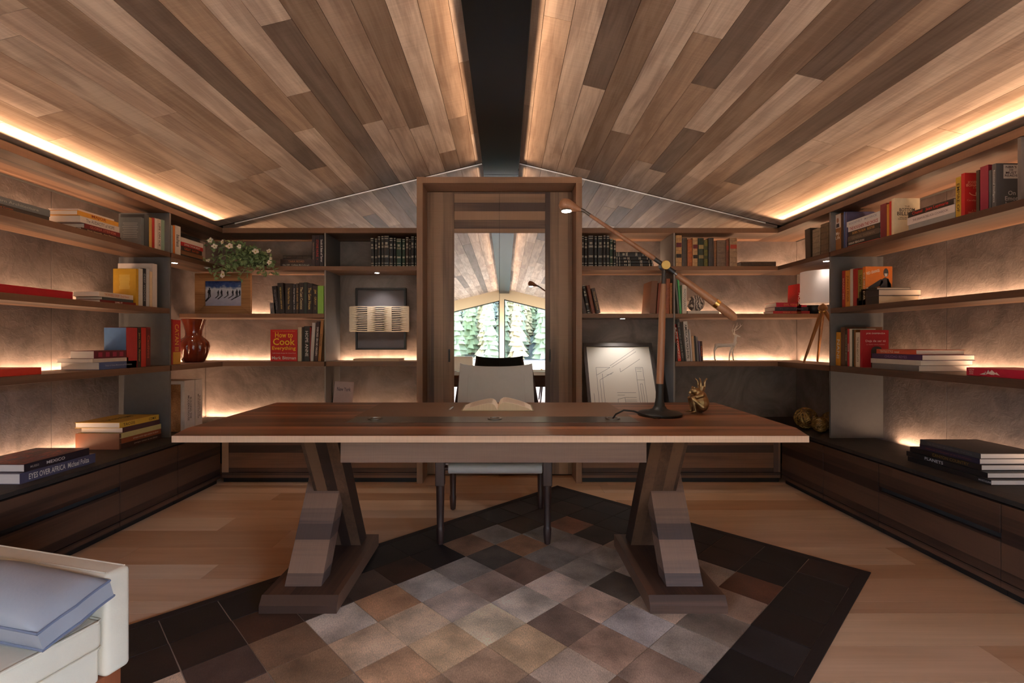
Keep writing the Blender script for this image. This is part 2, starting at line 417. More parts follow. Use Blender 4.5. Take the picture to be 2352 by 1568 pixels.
# ---- floor
fl = struct(obj('floor', MB().box(XL - .1, XR + .1, YREAR - .1, YB + .1, -.10, -.02), M['dark_backing']))
lines = [4.7, 4.55, 4.35, 4.2, 4.0, 3.787, 3.587, 3.425, 3.227, 3.084, 2.878, 2.641, 2.44, 2.293, 2.094, 2.003, 1.79, 1.6, 1.45, 1.25, 1.05, .9, .7]
y = .7
while y > -6.0:
    y -= random.choice([.2, .2, .15]); lines.append(y)
oakc = [srgb(228, 190, 156), srgb(216, 174, 138), srgb(234, 202, 170), srgb(206, 162, 124), srgb(230, 194, 158)]
for i in range(len(lines) - 1):
    y1, y0 = min(lines[i], YB), max(lines[i + 1], YREAR)
    if y1 - y0 < .02: continue
    x = XL - random.uniform(0, 1.6); last = None
    while x < XR:
        x2 = x + random.uniform(1.7, 2.6)
        if i > 22: x2 = x + 3.2
        a, b_ = max(x, XL), min(x2, XR)
        if b_ - a > .05:
            c = random.choice([q for q in oakc if q != last]); last = c
            k = random.uniform(.93, 1.06)
            obj('floor_plank', MB().box(a + .0008, b_ - .0008, y0 + .001, y1 - .001, -.02, 0), M['oak'], fl, color=[v * k for v in c[:3]])
        x = x2

# ---- ceiling
cb = MB()
for sx in (-1, 1):
    xa, xb = (-2.9, -.15) if sx < 0 else (.08, 2.85)
    za, zb = ceilz(xa) + .02, ceilz(xb) + .02
    cb.hexa([(xa, YREAR - .1, za), (xb, YREAR - .1, zb), (xb, YB + .1, zb), (xa, YB + .1, za), (xa, YREAR - .1, za + .1), (xb, YREAR - .1, zb + .1), (xb, YB + .1, zb + .1), (xa, YB + .1, za + .1)])
cb.box(-.3, .25, YREAR - .1, YB + .1, 2.8, 2.95)
ce = struct(obj('ceiling', cb, M['dark_backing']))
pal = [srgb(208, 194, 184), srgb(198, 183, 171), srgb(214, 202, 194), srgb(186, 170, 159), srgb(204, 186, 172), srgb(174, 158, 147), srgb(198, 189, 182)]
DK = srgb(128, 116, 110); MDK = srgb(156, 139, 127); LT = srgb(224, 213, 205); MD = srgb(186, 167, 152)
special = {  # column key (rounded inner boundary) -> list of (y_from, y_to, colour)
 ('L', -.892): [(2.014, 4.09, DK), (.6, 2.014, LT)],
 ('L', -1.020): [(2.534, 4.09, MDK), (.9, 2.534, LT)],
 ('L', -1.276): [(1.2, 3.45, DK), (3.45, 4.09, MD)],
 ('L', -1.148): [(1.1, 2.9, MD), (2.9, 4.09, LT)],
 ('L', -1.404): [(1.3, 2.75, LT), (2.75, 4.09, LT)],
 ('L', -1.532): [(1.5, 3.3, MD), (3.3, 4.09, LT)],
 ('L', -.252): [(1.5, 3.2, MD), (3.2, 4.09, MDK)],
 ('L', -.124): [(1.4, 2.6, LT), (2.6, 3.5, MD), (3.5, 4.09, LT)],
 ('L', -.508): [(1.0, 3.2, MDK), (3.2, 4.09, LT)],
 ('L', -.764): [(1.2, 3.0, MDK), (3.0, 4.09, LT)],
 ('L', -.380): [(1.0, 3.7, LT), (3.7, 4.09, MDK)],
 ('R', .432): [(1.3, 2.705, DK), (2.705, 4.09, LT)],
 ('R', .304): [(1.0, 4.09, LT)],
 ('R', .560): [(1.2, 3.9, MDK), (3.9, 4.09, LT)],
 ('R', .688): [(1.1, 3.15, LT), (3.15, 4.09, MDK)],
 ('R', .816): [(1.1, 2.1, LT), (2.1, 4.09, MD)],
 ('R', .944): [(1.0, 2.457, DK), (2.457, 3.5, MD), (3.5, 4.09, LT)],
 ('R', 1.072): [(.8, 2.9, LT), (2.9, 3.6, DK), (3.6, 4.09, LT)],
 ('R', 1.200): [(.9, 4.09, MDK)],
 ('R', 1.328): [(.8, 2.206, DK), (2.206, 4.09, LT)],
 ('R', 1.584): [(1.1, 3.5, DK), (3.5, 4.09, MD)],
 ('R', 1.456): [(1.1, 4.09, MD)],
 ('R', 1.712): [(1.1, 2.7, LT), (2.7, 4.09, LT)],
}
def plank(xa, xb, y0, y1, c):
    za, zb = ceilz(xa), ceilz(xb); g = .0012
    k = random.uniform(.94, 1.05)
    obj('ceiling_plank', MB().hexa([(xa + g, y0 + g, za), (xb - g, y0 + g, zb), (xb - g, y1 - g, zb), (xa + g, y1 - g, za),
        (xa + g, y0 + g, za + .02), (xb - g, y0 + g, zb + .02), (xb - g, y1 - g, zb + .02), (xa + g, y1 - g, za + .02)]), M['ceiling_wood'], ce, color=[v * k for v in c[:3]])
def column(side, key, xa, xb):
    segs = special.get((side, round(key, 3)))
    if segs: lo = min(q[0] for q in segs)
    else:
        segs = []; y = 4.088; 
        while y > 1.3:
            y2 = y - random.uniform(.7, 1.9); segs.append((y2, y, random.choice(pal))); y = y2
        lo = y
    segs = list(segs)
    y = lo
    while y > YREAR:
        y2 = max(YREAR, y - random.uniform(1.7, 3.0)); segs.append((y2, y, random.choice(pal + [DK]))); y = y2
    for (a, b_, c) in segs:
        plank(xa, xb, max(a, YREAR), min(b_, 4.088), c)
for i in range(20):
    xb = -.124 - .128 * i; xa = xb - .128
    xb = min(xb, -.186)
    if xa < -2.56: break
    column('L', -.124 - .128 * i, xa, xb)
for i in range(20):
    xa = .176 + .128 * (i - 1); xb = xa + .128
    if xb > 2.5: break
    column('R', xa, max(xa, .110), xb)
# ridge beam with strips on its flanks
beam = struct(obj('trim_1', MB().box(-.182, .106, YREAR, 4.088, 2.54, 2.80), M['beam_black']))
for x, e in ((-.187, -1), (.111, 1)):
    st = obj('led_profile', MB().box(x - .003, x + .003, YREAR + .1, 4.05, 2.590, 2.606), M['gunmetal'], beam)
    area('ridge_light', (x + e * .006, (4.0 - 6) / 2 + .0, 2.598), (0, 1, 0), (e, 0, -.08), 10.0, .01, 9, LED, parent=beam, spread=1.8)

# ---- outer walls
wl_ = MB().box(XL - .12, XL, YNW, YB + .12, -.1, 2.3).box(XL - .12, XL, YREAR, -5.4, 0, 2.3).box(XL - .12, XL, -5.4, YNW, 0, .4).box(XL - .12, XL, -5.4, YNW, 1.95, 2.3)
wall_left = struct(obj('wall_left', wl_, M['rear_wall']))
wr_ = MB().box(XR, XR + .12, YNW, YB + .12, -.1, 2.3).box(XR, XR + .12, YREAR, -5.4, 0, 2.3).box(XR, XR + .12, -5.4, YNW, 0, .4).box(XR, XR + .12, -5.4, YNW, 1.95, 2.3)
wall_right = struct(obj('wall_right', wr_, M['rear_wall']))
wall_back = struct(obj('wall_back', MB().box(XL - .12, XR + .12, YB, YB + .12, -.1, 2.9), M['dark_backing']))
# tall fabric-stone panels on the walls, parts of each wall
def vpanel(wall, x0, x1, y0, y1, z0=.3, z1=2.05):
    obj('wall_panel', MB().box(x0, x1, y0, y1, z0, z1), M['wall_panel'], wall, bevel=.0015)
for (a, b_) in ((YNEAR, 1.70), (1.70, 2.94), (2.94, 4.456)):
    vpanel(wall_left, XL, XL + .012, a + .0015, b_ - .0015)
    vpanel(wall_right, XR - .012, XR, a + .0015, b_ - .0015)
for (a, b_) in ((XL + .014, -1.53), (-1.53, -.70), (.60, 1.44), (1.44, XR - .014)):
    vpanel(wall_back, a + .0015, b_ - .0015, YB - .012, YB)

# rear gable wall with windows behind the camera (seen in the mirrors)
rw = MB()
WX = [(-2.55, -.18), (-.04, 2.45)]
rw.box(XL, XR, YREAR - .12, YREAR, 0, .50)
rw.box(XL, -2.55, YREAR - .12, YREAR, .5, 2.0).box(2.45, XR, YREAR - .12, YREAR, .5, 2.0)
rw.box(-.18, -.04, YREAR - .12, YREAR, .5, 2.62)
def gz(x): return ceilz(x) - .31
for (a, b_) in WX:
    rw.hexa([(a, YREAR - .12, gz(a)), (b_, YREAR - .12, gz(b_)), (b_, YREAR, gz(b_)), (a, YREAR, gz(a)), (a, YREAR - .12, ceilz(a) + .03), (b_, YREAR - .12, ceilz(b_) + .03), (b_, YREAR, ceilz(b_) + .03), (a, YREAR, ceilz(a) + .03)])
rw.box(XL, -2.5, YREAR - .12, YREAR, 1.75, 2.1).box(2.4, XR, YREAR - .12, YREAR, 1.75, 2.1)
wall_rear = struct(obj('wall_rear', rw, M['rear_wall']))
for k, (a, b_) in enumerate(WX):
    w = struct(obj('window_%d' % (k + 1), MB().box(a, b_, YREAR - .10, YREAR + .05, .5, .56), M['paper_white']))
    fr = MB(); t = .03
    fr.box(a, a + t, YREAR - .07, YREAR - .03, .56, gz(a)).box(b_ - t, b_, YREAR - .07, YREAR - .03, .56, gz(b_)).box(a, b_, YREAR - .07, YREAR - .03, .56, .585)
    fr.hexa([(a, YREAR - .07, gz(a) - .03), (b_, YREAR - .07, gz(b_) - .03), (b_, YREAR - .03, gz(b_) - .03), (a, YREAR - .03, gz(a) - .03), (a, YREAR - .07, gz(a)), (b_, YREAR - .07, gz(b_)), (b_, YREAR - .03, gz(b_)), (a, YREAR - .03, gz(a))])
    obj('window_frame', fr, M['gunmetal'], w)
    obj('pane', MB().hexa([(a, YREAR - .055, .58), (b_, YREAR - .055, .58), (b_, YREAR - .05, .58), (a, YREAR - .05, .58), (a, YREAR - .055, gz(a)), (b_, YREAR - .055, gz(b_)), (b_, YREAR - .05, gz(b_)), (a, YREAR - .05, gz(a))]), M['glass'], w)
for k, (x, e) in enumerate(((XL - .06, 1), (XR + .06, -1))):  # side windows added out of view to bring more daylight into the room
    w = struct(obj('window_%d' % (k + 3), MB().box(x - .06, x + .06, -5.4, YNW, .4, .44), M['paper_white']))  # window_3 and window_4 are the added side windows, out of view
    fr = MB()
    n = 4
    for i in range(n + 1):
        yy = -5.4 + (YNW + 5.4) * i / n
        yy = min(max(yy, -5.37), YNW - .03)
        fr.box(x - .02, x + .02, yy - .03, yy + .03, .44, 1.95)
    fr.box(x - .02, x + .02, -5.4, YNW, 1.89, 1.95).box(x - .02, x + .02, -5.4, YNW, .44, .5)
    obj('window_frame', fr, M['gunmetal'], w)
    obj('pane', MB().box(x - .003, x + .003, -5.4, YNW, .47, 1.92), M['glass'], w)
# ================================================================== gable mirrors above the shelves
for nm, xs in (('left', (XLF + .004, -.038)), ('right', (-.038, XRF - .004))):
    a, b_ = xs
    pts = [(a, 2.086), (b_, 2.086)]
    if nm == 'left': pts += [(b_, 2.56), (-.18, 2.56), (-.186, ceilz(-.186) - .006), (a, ceilz(a) - .006)]
    else: pts += [(b_, ceilz(b_) - .006), (.112, ceilz(.112) - .006), (.108, 2.56), (a, 2.56)]
    g = thing('gable_mirror', (0, SFY + .01, 2.1), 'triangular gable mirror above the %s back shelves reflecting the planked ceiling' % nm, 'mirror')
    obj('mirror_glass', MB().prism(pts, 'y', SFY + .002, SFY + .008), M['mirror'], g)
    xa, xb = (a + .1, -.20) if nm == 'left' else (.12, b_ - .1)
    obj('bevelled_edge', MB().add([(xa, SFY - .001, ceilz(xa) - .004), (xb, SFY - .001, ceilz(xb) - .004), (xb, SFY + .002, ceilz(xb) - .013), (xa, SFY + .002, ceilz(xa) - .013)], [(0, 1, 2, 3)]), M['mirror_edge'], g)
    obj('backing_board', MB().prism(pts, 'y', SFY + .009, SFY + .03), M['dark_backing'], g)

# ================================================================== shelving carcass
def strip(center, u, length, name='led_strip', parent=None, tow=(0, 0, 0), power=None):
    e = Vector((0, 0, 1)) + Vector(tow)
    a = area(name, center, u, e, length, .010, (power or LEDW) * length, LED, parent=parent)
    return a
def sidefront(side): return (XLF, XL) if side == 'L' else (XRF, XR)
SLOT = .066
def mk_shelf(label, zs, boxes, strips, mat='shelf_x'):
    """boxes: (x0,x1,y0,y1,grain); strips: (cx,cy,dir,len,tow)"""
    x0, x1, y0, y1, g = boxes[0]
    t = thing('shelf', ((x0 + x1) / 2, (y0 + y1) / 2, zs[0]), label, 'shelf')
    for (x0, x1, y0, y1, g) in boxes:
        obj('shelf_board', MB().box(x0, x1, y0, y1, zs[0], zs[1]), M['shelf_' + g], t, bevel=.0012)
    for (cx, cy, d, ln, tow) in strips:
        u = (0, 1, 0) if d == 'y' else (1, 0, 0)
        if d == 'y': b_ = MB().box(cx - .007, cx + .007, cy - ln / 2, cy + ln / 2, zs[0] + .006, zs[1] - .014)
        else: b_ = MB().box(cx - ln / 2, cx + ln / 2, cy - .007, cy + .007, zs[0] + .006, zs[1] - .014)
        obj('led_profile', b_, M['gunmetal'], t)
        strip((cx, cy, zs[1] - .010), u, ln, parent=t, tow=tow)
TW = .25
lx, rx, by = XL + SLOT, XR - SLOT, YB - SLOT   # shelf rear edges
SL = .012 + (SLOT - .012) / 2
sxl, sxr, syb = XL + SL, XR - SL, YB - SL
mk_shelf('top walnut shelf wrapping the left wall and the back wall left of the wardrobe', (ZA0, ZA1),
    [(lx, XLF, YNEAR, 3.452, 'y'), (lx, XLF, 3.468, by, 'y'), (XLF, -.706, SFY, by, 'x')],
    [(sxl, 2.35, 'y', 2.1, (-TW, 0, 0))])
mk_shelf('top walnut shelf wrapping the right wall and the back wall right of the wardrobe', (ZA0, ZA1),
    [(XRF, rx, YNEAR, 3.432, 'y'), (XRF, rx, 3.448, by, 'y'), (.609, XRF, SFY, by, 'x')],
    [(sxr, 2.35, 'y', 2.1, (TW, 0, 0)), (sxr, 3.95, 'y', .9, (TW, 0, 0)), (1.02, syb, 'x', .78, (0, TW, 0)), (2.05, syb, 'x', 1.15, (0, TW, 0))])
mk_shelf('middle walnut shelf on the left wall ending at the grey upright', (ZB0, ZB1),
    [(lx, XLF, YNEAR, 3.448, 'y')], [(sxl, 1.95, 'y', 2.6, (-TW, 0, 0))])
mk_shelf('middle walnut shelf across the left corner bay of the back wall', (ZB0, ZB1),
    [(XL + .014, -1.538, SFY, by, 'x')], [(-2.15, syb, 'x', 1.2, (0, TW, 0))])
mk_shelf('middle walnut shelf on the right wall ending at the grey upright', (ZB0, ZB1),
    [(XRF, rx, YNEAR, 3.428, 'y')], [(sxr, 1.95, 'y', 2.6, (TW, 0, 0))])
mk_shelf('middle walnut shelf of the bay right beside the mirrored wardrobe', (ZB0, ZB1),
    [(.609, 1.423, SFY, by, 'x')], [(1.02, syb, 'x', .78, (0, TW, 0))])
mk_shelf('middle walnut shelf across the right corner bay of the back wall', (ZB0, ZB1),
    [(1.441, XR - .014, SFY, by, 'x')], [(2.05, syb, 'x', 1.15, (0, TW, 0))])
mk_shelf('lower walnut shelf wrapping the left wall and left back wall', (ZC0, ZC1),
    [(lx, XLF, YNEAR, 3.452, 'y'), (lx, XLF, 3.468, by, 'y'), (XLF, -1.538, SFY, by, 'x'), (-1.522, -.706, SFY, by, 'x')],
    [(sxl, 1.95, 'y', 2.7, (-TW, 0, 0)), (sxl, 3.95, 'y', .9, (-TW, 0, 0)), (-2.15, syb, 'x', 1.2, (0, TW, 0)), (-1.12, syb, 'x', .78, (0, TW, 0))])
mk_shelf('lower walnut shelf wrapping the right corner and the right wall', (ZC0, ZC1),
    [(XRF, rx, YNEAR, 3.432, 'y'), (XRF, rx, 3.448, by, 'y'), (1.441, XRF, SFY, by, 'x')],
    [(sxr, 1.95, 'y', 2.7, (TW, 0, 0)), (sxr, 3.95, 'y', .9, (TW, 0, 0)), (2.05, syb, 'x', 1.15, (0, TW, 0))])
# top panels (soffits) with the front valance edge
def soffit(label, boxes, coves):
    t = thing('valance', (boxes[0][0], boxes[0][2], ZV0), label, 'valance')
    for (x0, x1, y0, y1, g) in boxes:
        obj('valance_board', MB().box(x0, x1, y0, y1, ZV0, ZV1), M['shelf_' + g], t, bevel=.0012)
    for (cx, cy, d, ln, e, pw) in coves:
        area('cove_light', (cx, cy, ZV1 + .003), (0, 1, 0) if d == 'y' else (1, 0, 0), e, ln, .007, pw * ln, (1, .56, .29), parent=t, spread=.42)
    return t
soffit('walnut valance board under the ceiling along the left wall', [(XL, XLF, YNEAR, YB, 'y')], [(XLF - .012, 2.25, 'y', 3.4, (1, 0, .40), 3.6)])
soffit('walnut valance board under the ceiling along the right wall', [(XRF, XR, YNEAR, YB, 'y')], [(XRF + .012, 2.25, 'y', 3.4, (-1, 0, .40), 3.6)])
soffit('walnut valance board above the shelves left of the mirrored wardrobe', [(XLF, -.706, SFY - .001, YB, 'x')], [])
soffit('walnut valance board above the shelves right of the mirrored wardrobe', [(.609, XRF, SFY - .001, YB, 'x')], [])
# grey uprights
def upright(label, x0, x1, y0, y1, edge, zs):
    t = thing('divider_panel', ((x0 + x1) / 2, (y0 + y1) / 2, zs[0][0]), label, 'panel')
    for (a, b_) in zs:
        obj('panel_board', MB().box(x0, x1, y0, y1, a, b_), M['divider'], t, bevel=.001)
        if edge == 'f':
            obj('edge_strip', MB().box(x0, x1, y0 - .002, y0, a, b_), M['divider_edge'], t)
Zf = [(ZT, ZC0), (ZC1, ZA0), (ZA1, ZV0)]
upright('grey upright panel standing on the left worktop', XL + .012, XLF - .004, 3.452, 3.468, '', Zf)
upright('grey upright panel standing on the right worktop', XRF + .004, XR - .012, 3.432, 3.448, '', Zf)
upright('grey upright divider left of the woven wall art', -1.536, -1.524, SFY + .004, YB - .012, 'f', Zf)
upright('grey upright divider between the two right back bays', 1.426, 1.438, SFY + .004, YB - .012, 'f', [(ZT, ZA0), (ZA1, ZV0)])
upright('short dark upright at the near end of the top right shelf', XRF + .004, XR - .012, 2.165, 2.18, '', [(ZA1, ZV0)])
upright('grey end panel of the left shelving behind the camera', XL + .012, XLF + .0, YNEAR - .016, YNEAR, '', [(0.0, ZV1)])
upright('grey end panel of the right shelving behind the camera', XRF, XR - .012, YNEAR - .016, YNEAR, '', [(0.0, ZV1)])

# worktops
XBL, XBR, YBF = -2.263, 2.194, 3.846
def worktop(label, pts, strips):
    t = thing('worktop', (pts[0][0], pts[0][1], ZT - .02), label, 'worktop')
    obj('slab', MB().prism(pts, 'z', ZT - .022, ZT), M['worktop'], t, bevel=.0015)
    for (cx, cy, d, ln, tow) in strips:
        u = (0, 1, 0) if d == 'y' else (1, 0, 0)
        b_ = MB().box(cx - .006, cx + .006, cy - ln / 2, cy + ln / 2, ZT - .03, ZT - .012) if d == 'y' else MB().box(cx - ln / 2, cx + ln / 2, cy - .006, cy + .006, ZT - .03, ZT - .012)
        obj('led_profile', b_, M['gunmetal'], t)
        strip((cx, cy, ZT - .008), u, ln, parent=t, tow=tow)
worktop('black stone worktop along the left wall and back wall left of the wardrobe',
    [(lx, YNEAR), (XBL, YNEAR), (XBL, YBF), (-.706, YBF), (-.706, by), (lx, by)], [(sxl, 1.95, 'y', 2.6, (-TW, 0, 0)), (sxl, 3.95, 'y', .9, (-TW, 0, 0)), (-2.15, syb, 'x', 1.2, (0, TW, 0)), (-1.12, syb, 'x', .78, (0, TW, 0))])
worktop('black stone worktop along the right wall and back wall right of the wardrobe',
    [(rx, YNEAR), (rx, by), (.609, by), (.609, YBF), (XBR, YBF), (XBR, YNEAR)], [(sxr, 1.95, 'y', 2.7, (TW, 0, 0))])

# base cabinets -------------------------------------------------------
def fronts(unit, side, ys, zs, mat, kinds):
    pass
def base_side(side):
    xf = XBL if side == 'L' else XBR; e = -1 if side == 'L' else 1     # e: direction into the wall
    word = 'left' if side == 'L' else 'right'
    runs = [(YNEAR, 1.40, 'drawers', 'nearest the camera'), (1.405, 2.136, 'doors', 'second from the camera'), (2.138, 2.834, 'drawers', 'with the recessed grip slot'), (2.838, 3.33, 'door', 'narrow plain one past the drawers'), (3.334, 3.83, 'door', 'in the far corner')]
    if side == 'L': runs = [(YNEAR, 1.40, 'door', 'nearest the camera'), (1.405, 2.83, 'drawers', 'with the recessed grip slot'), (2.834, 3.33, 'door', 'narrow plain one past the drawers'), (3.334, 3.83, 'door', 'in the far corner')]
    for (a, b_, k, w) in runs:
        t = thing('base_cabinet', (xf, (a + b_) / 2, 0), 'dark walnut base cabinet under the %s worktop, %s' % (word, w), 'cabinet')
        obj('body', MB().box(xf + e * .022, (XL + .012) if side == 'L' else (XR - .012), a, b_, .04, ZT - .034), M['dark_backing'], t)
        obj('bottom_rail', MB().box(xf, xf + e * .02, a, b_, .04, .070), M['base_y'], t)
        obj('plinth', MB().box(xf + e * .03, xf + e * .045, a, b_, 0, .04), M['black'], t)
        g = .0012
        if k == 'drawers':
            obj('drawer_front', MB().box(xf, xf + e * .02, a + g, b_ - g, .278, .408), M['base_y'], t, bevel=.001)
            obj('drawer_front', MB().box(xf, xf + e * .02, a + g, b_ - g, .074, .252), M['base_y'], t, bevel=.001)
        else:
            obj('door', MB().box(xf, xf + e * .02, a + g, b_ - g, .074, .408), M['base_y'], t, bevel=.001)
base_side('L'); base_side('R')
def base_back(x0, x1, word, stile):
    t = thing('base_cabinet', ((x0 + x1) / 2, YBF, 0), 'walnut base cabinet under the back worktop %s of the wardrobe' % word, 'cabinet')
    obj('body', MB().box(x0, x1, YBF + .022, YB - .012, .04, ZT - .034), M['dark_backing'], t)
    obj('bottom_rail', MB().box(x0, x1, YBF, YBF + .02, .04, .080), M['base_x'], t)
    obj('plinth', MB().box(x0, x1, YBF + .025, YBF + .04, 0, .04), M['black'], t)
    a, b_ = (x0 + .053, x1) if stile == 'l' else (x0, x1 - .053)
    obj('stile', MB().box(x0 if stile == 'l' else x1 - .053, x0 + .053 if stile == 'l' else x1, YBF, YBF + .02, .084, .41), M['walnut_z'], t)
    n = 2
    for i in range(n):
        u0 = a + (b_ - a) * i / n; u1 = a + (b_ - a) * (i + 1) / n
        obj('door', MB().box(u0 + .0012, u1 - .0012, YBF, YBF + .02, .084, .41), M['base_x'], t, bevel=.001)
base_back(XBL + .002, -.708, 'left', 'l'); base_back(.611, XBR - .002, 'right', 'r')

# ================================================================== mirrored wardrobe
wd = thing('wardrobe', (-.049, 3.83, 0), 'tall walnut wardrobe with two mirrored doors in the middle of the back wall', 'wardrobe')
FX0, FX1, FZ = -.705, .608, 2.433
obj('side_panel', MB().box(FX0, FX0 + .047, 3.83, YB - .013, 0, FZ - .048), M['frame_wood'], wd, bevel=.001)
obj('side_panel', MB().box(FX1 - .047, FX1, 3.83, YB - .013, 0, FZ - .048), M['frame_wood'], wd, bevel=.001)
obj('top_panel', MB().box(FX0, FX1, 3.83, SFY + .001, FZ - .048, FZ), M['frame_wood_x'], wd, bevel=.001)
obj('back_board', MB().box(FX0 + .047, FX1 - .047, 4.09, 4.11, 0, FZ - .048), M['dark_backing'], wd)
DY = 4.05
for sgn, (x0, x1) in (('l', (-.657, -.0518)), ('r', (-.0500, .560))):
    d = obj('door', MB().box(x0, x1, DY + .006, DY + .028, .012, 2.380), M['walnut_z'], wd)
    if sgn == 'l': s0, s1, m0, m1 = x0, -.431, -.4305, x1
    else: s0, s1, m0, m1 = .3335, x1, x0, .3330
    obj('stile', MB().box(s0, s1 - .0008, DY, DY + .006, .012, 2.380), M['walnut_z'], d, bevel=.0008)
    obj('top_rail', MB().box(m0, m1, DY, DY + .006, 2.038, 2.380), M['walnut_alt'], d, bevel=.0008)
    obj('bottom_rail', MB().box(m0, m1, DY, DY + .006, .012, .25), M['walnut_x'], d, bevel=.0008)
    obj('mirror_glass', MB().box(m0 + .0005, m1 - .0005, DY + .001, DY + .006, .252, 2.036), M['mirror'], d)
    hx = -.472 if sgn == 'l' else .372
    h = MB().box(hx - .008, hx + .008, DY - .003, DY + .001, .955, 1.062).tube([(hx, DY - .008, .968), (hx, DY - .008, 1.049)], .0035, 8)
    for hz in (.968, 1.049): h.tube([(hx, DY - .008, hz), (hx, DY, hz)], .004, 8)
    obj('handle', h, M['gunmetal'], d, smooth=False)

# recessed puck lights under the shelves
def puck(p, label, aim=(0, 0, -1), pw=3.0):
    t = thing('downlight', p, label, 'light')
    obj('rim', MB().lathe([(.022, 0), (.026, -.003), (.026, 0.0005)], p, 20), M['steel'], t)
    obj('lens', MB().lathe([(.019, -.0015), (.019, -.0035)], p, 20), M['led_white'], t)
    l = bpy.data.lights.new('downlight_beam', 'SPOT'); l.energy = pw; l.color = (1, .9, .8); l.spot_size = 1.9; l.spot_blend = .7; l.shadow_soft_size = .02
    o = bpy.data.objects.new('downlight_beam', l); C.objects.link(o)
    o.matrix_basis = Matrix.Translation(Vector(p) + Vector((0, 0, -.02))) @ Vector(aim).to_track_quat('-Z', 'Y').to_matrix().to_4x4()
    o.parent = t; o.matrix_parent_inverse = Matrix.Translation(-Vector(p))
puck((X_(401, 3.70), 3.70, ZA0), 'small round downlight under the top shelf beside the left grey upright')
puck((X_(866, 4.24), 4.24, ZA0), 'small round downlight above the woven wall art', pw=6)
puck((X_(1898, 3.62), 3.62, ZA0), 'small round downlight under the top shelf above the drum shade lamp', pw=.8)
puck((X_(1430, 4.2), 4.2, ZB0), 'small round downlight above the framed technical drawing', pw=4.5)

# ================================================================== desk
dk = thing('desk', (-.06, 2.4, 0), 'large walnut trestle desk with leather inlay in the middle of the room', 'desk')
DZ0, DZ1 = .7336, .760
out = [(-1.306, 1.889), (1.188, 1.889), (1.242, 2.06), (1.262, 2.907), (-1.380, 2.907), (-1.356, 2.05)]
obj('tabletop', MB().prism(out, 'z', DZ0, DZ1), M['desk_top'], dk, bevel=.002)
ed = MB().box(-1.306, 1.188, 1.8865, 1.8905, DZ0, DZ1 - .001)  # front face strip, same wood as the top, painted lighter as daylit
obj('daylit_front_edge', ed, M['desk_edge_daylit'], dk, label='paler front edge of the desk top')
obj('leather_inlay', MB().box(-.738, .612, 2.357, 2.90, DZ1 - .002, DZ1 + .0012), M['desk_leather'], dk, label='brown leather writing surface')
cs = obj('cable_strip', MB().box(-.725, .612, 2.192, 2.355, DZ1 - .002, DZ1 + .0016), M['dark_steel'], dk, label='brushed metal cable strip')
for gx in (-.617, -.05, .508):
    obj('grommet', MB().lathe([(.030, 0), (.034, .001), (.034, .004), (.030, .006), (.024, .006), (.023, .002)], (gx, 2.285, DZ1 + .0012), 28), M['steel'], cs)
obj('drawer_box', MB().box(-.684, .585, 2.0, 2.80, .626, DZ0), M['desk_panel'], dk, bevel=.001)
for sgn in (-1, 1):
    c = -.05
    def mx(v): return c + sgn * v
    # outward coordinate v measured from centre line
    pl = MB(); x0, x1 = mx(.645), mx(.965)
    lo, hi = min(x0, x1), max(x0, x1)
    prof = [(1.986, .009), (2.645, .009), (2.645, .072), (2.012, .072), (1.986, .040)]
    oo = obj('foot_plate', MB().prism(prof, 'x', lo, hi), M['foot_y'], dk, bevel=.0015)
    obj('front_lipping', MB().prism([(1.9835, .0095), (1.986, .0095), (1.986, .040), (2.012, .072), (2.0095, .0735), (1.9835, .041)], 'x', lo, hi), M['foot_x'], oo, smooth=False)
    # front brace A leaning back, rear brace B leaning forward
    k = (2.29 - 2.079) / (.392 - .07)
    xa0, xa1 = sorted((mx(.744), mx(.903)))
    th = .105
    A = [(2.079, .0725), (2.079 + th, .0725), (2.079 + th + k * .661, .7334), (2.079 + k * .661, .7334)]
    obj('brace', MB().prism(A, 'x', xa0, xa1), M['leg_x'], dk, bevel=.001)
    kb = (2.496 - 2.12) / (.734 - .08)
    xb0, xb1 = sorted((mx(.698), mx(.865)))
    B = [(2.496 + kb * .008, .0725), (2.496 + th, .0725), (2.12 + th, .7334), (2.12, .7334)]
    obj('brace', MB().prism(B, 'x', xb0, xb1), M['leg_z'], dk, bevel=.001)

# ================================================================== floor-standing pieces: chair
ch = thing('desk_chair', (-.06, 2.95, 0), 'grey leather sling chair with dark turned legs behind the desk', 'chair')
ZF = .0085
def turned(name, x, y, z0, zsq, ztop, s):
    b_ = MB(); b_.lathe([(.010, 0), (.017, .006), (.020, .03), (.0225, .085), (.0205, .095), (.019, .10), (.021, .2), (.0235, zsq - z0)], (x, y, z0), 16)
    o = obj(name, b_, M['chair_wood'], ch)
    return o
for (x, y, z0) in ((-.36, 2.664, ZF), (.231, 2.664, ZF), (-.352, 3.235, .0), (.236, 3.235, ZF)):
    o = turned('leg', x, y, z0, .335, .5, 1)
    zt = .62 if y < 3 else .60
    obj('square_post', MB().box(x - .025, x + .025, y - .025, y + .025, .335, zt), M['chair_wood'], o, bevel=.004)
zr = Z_(1075, 2.664)
obj('front_rail', MB().tube([(-.335, 2.664, zr), (.206, 2.664, zr)], .012, 12), M['chair_wood'], ch)
b_ = MB().tube([(-.315, 2.664, zr), (-.311, 2.664, zr), (.198, 2.664, zr), (.202, 2.664, zr)], [.024, .0285, .0285, .024], 20)
obj('seat_roll', b_, M['grey_leather'], ch, label='pale leather rolled over the front rail')
for x in (-.353, .2335):
    obj('side_rail', MB().box(x - .015, x + .015, 2.68, 3.22, .40, .435), M['chair_wood'], ch, bevel=.003)
    obj('armrest', MB().tube([(x, 2.66, .632), (x, 3.25, .612)], .013, 8), M['chair_wood'], ch)
seat = MB(); n = 8
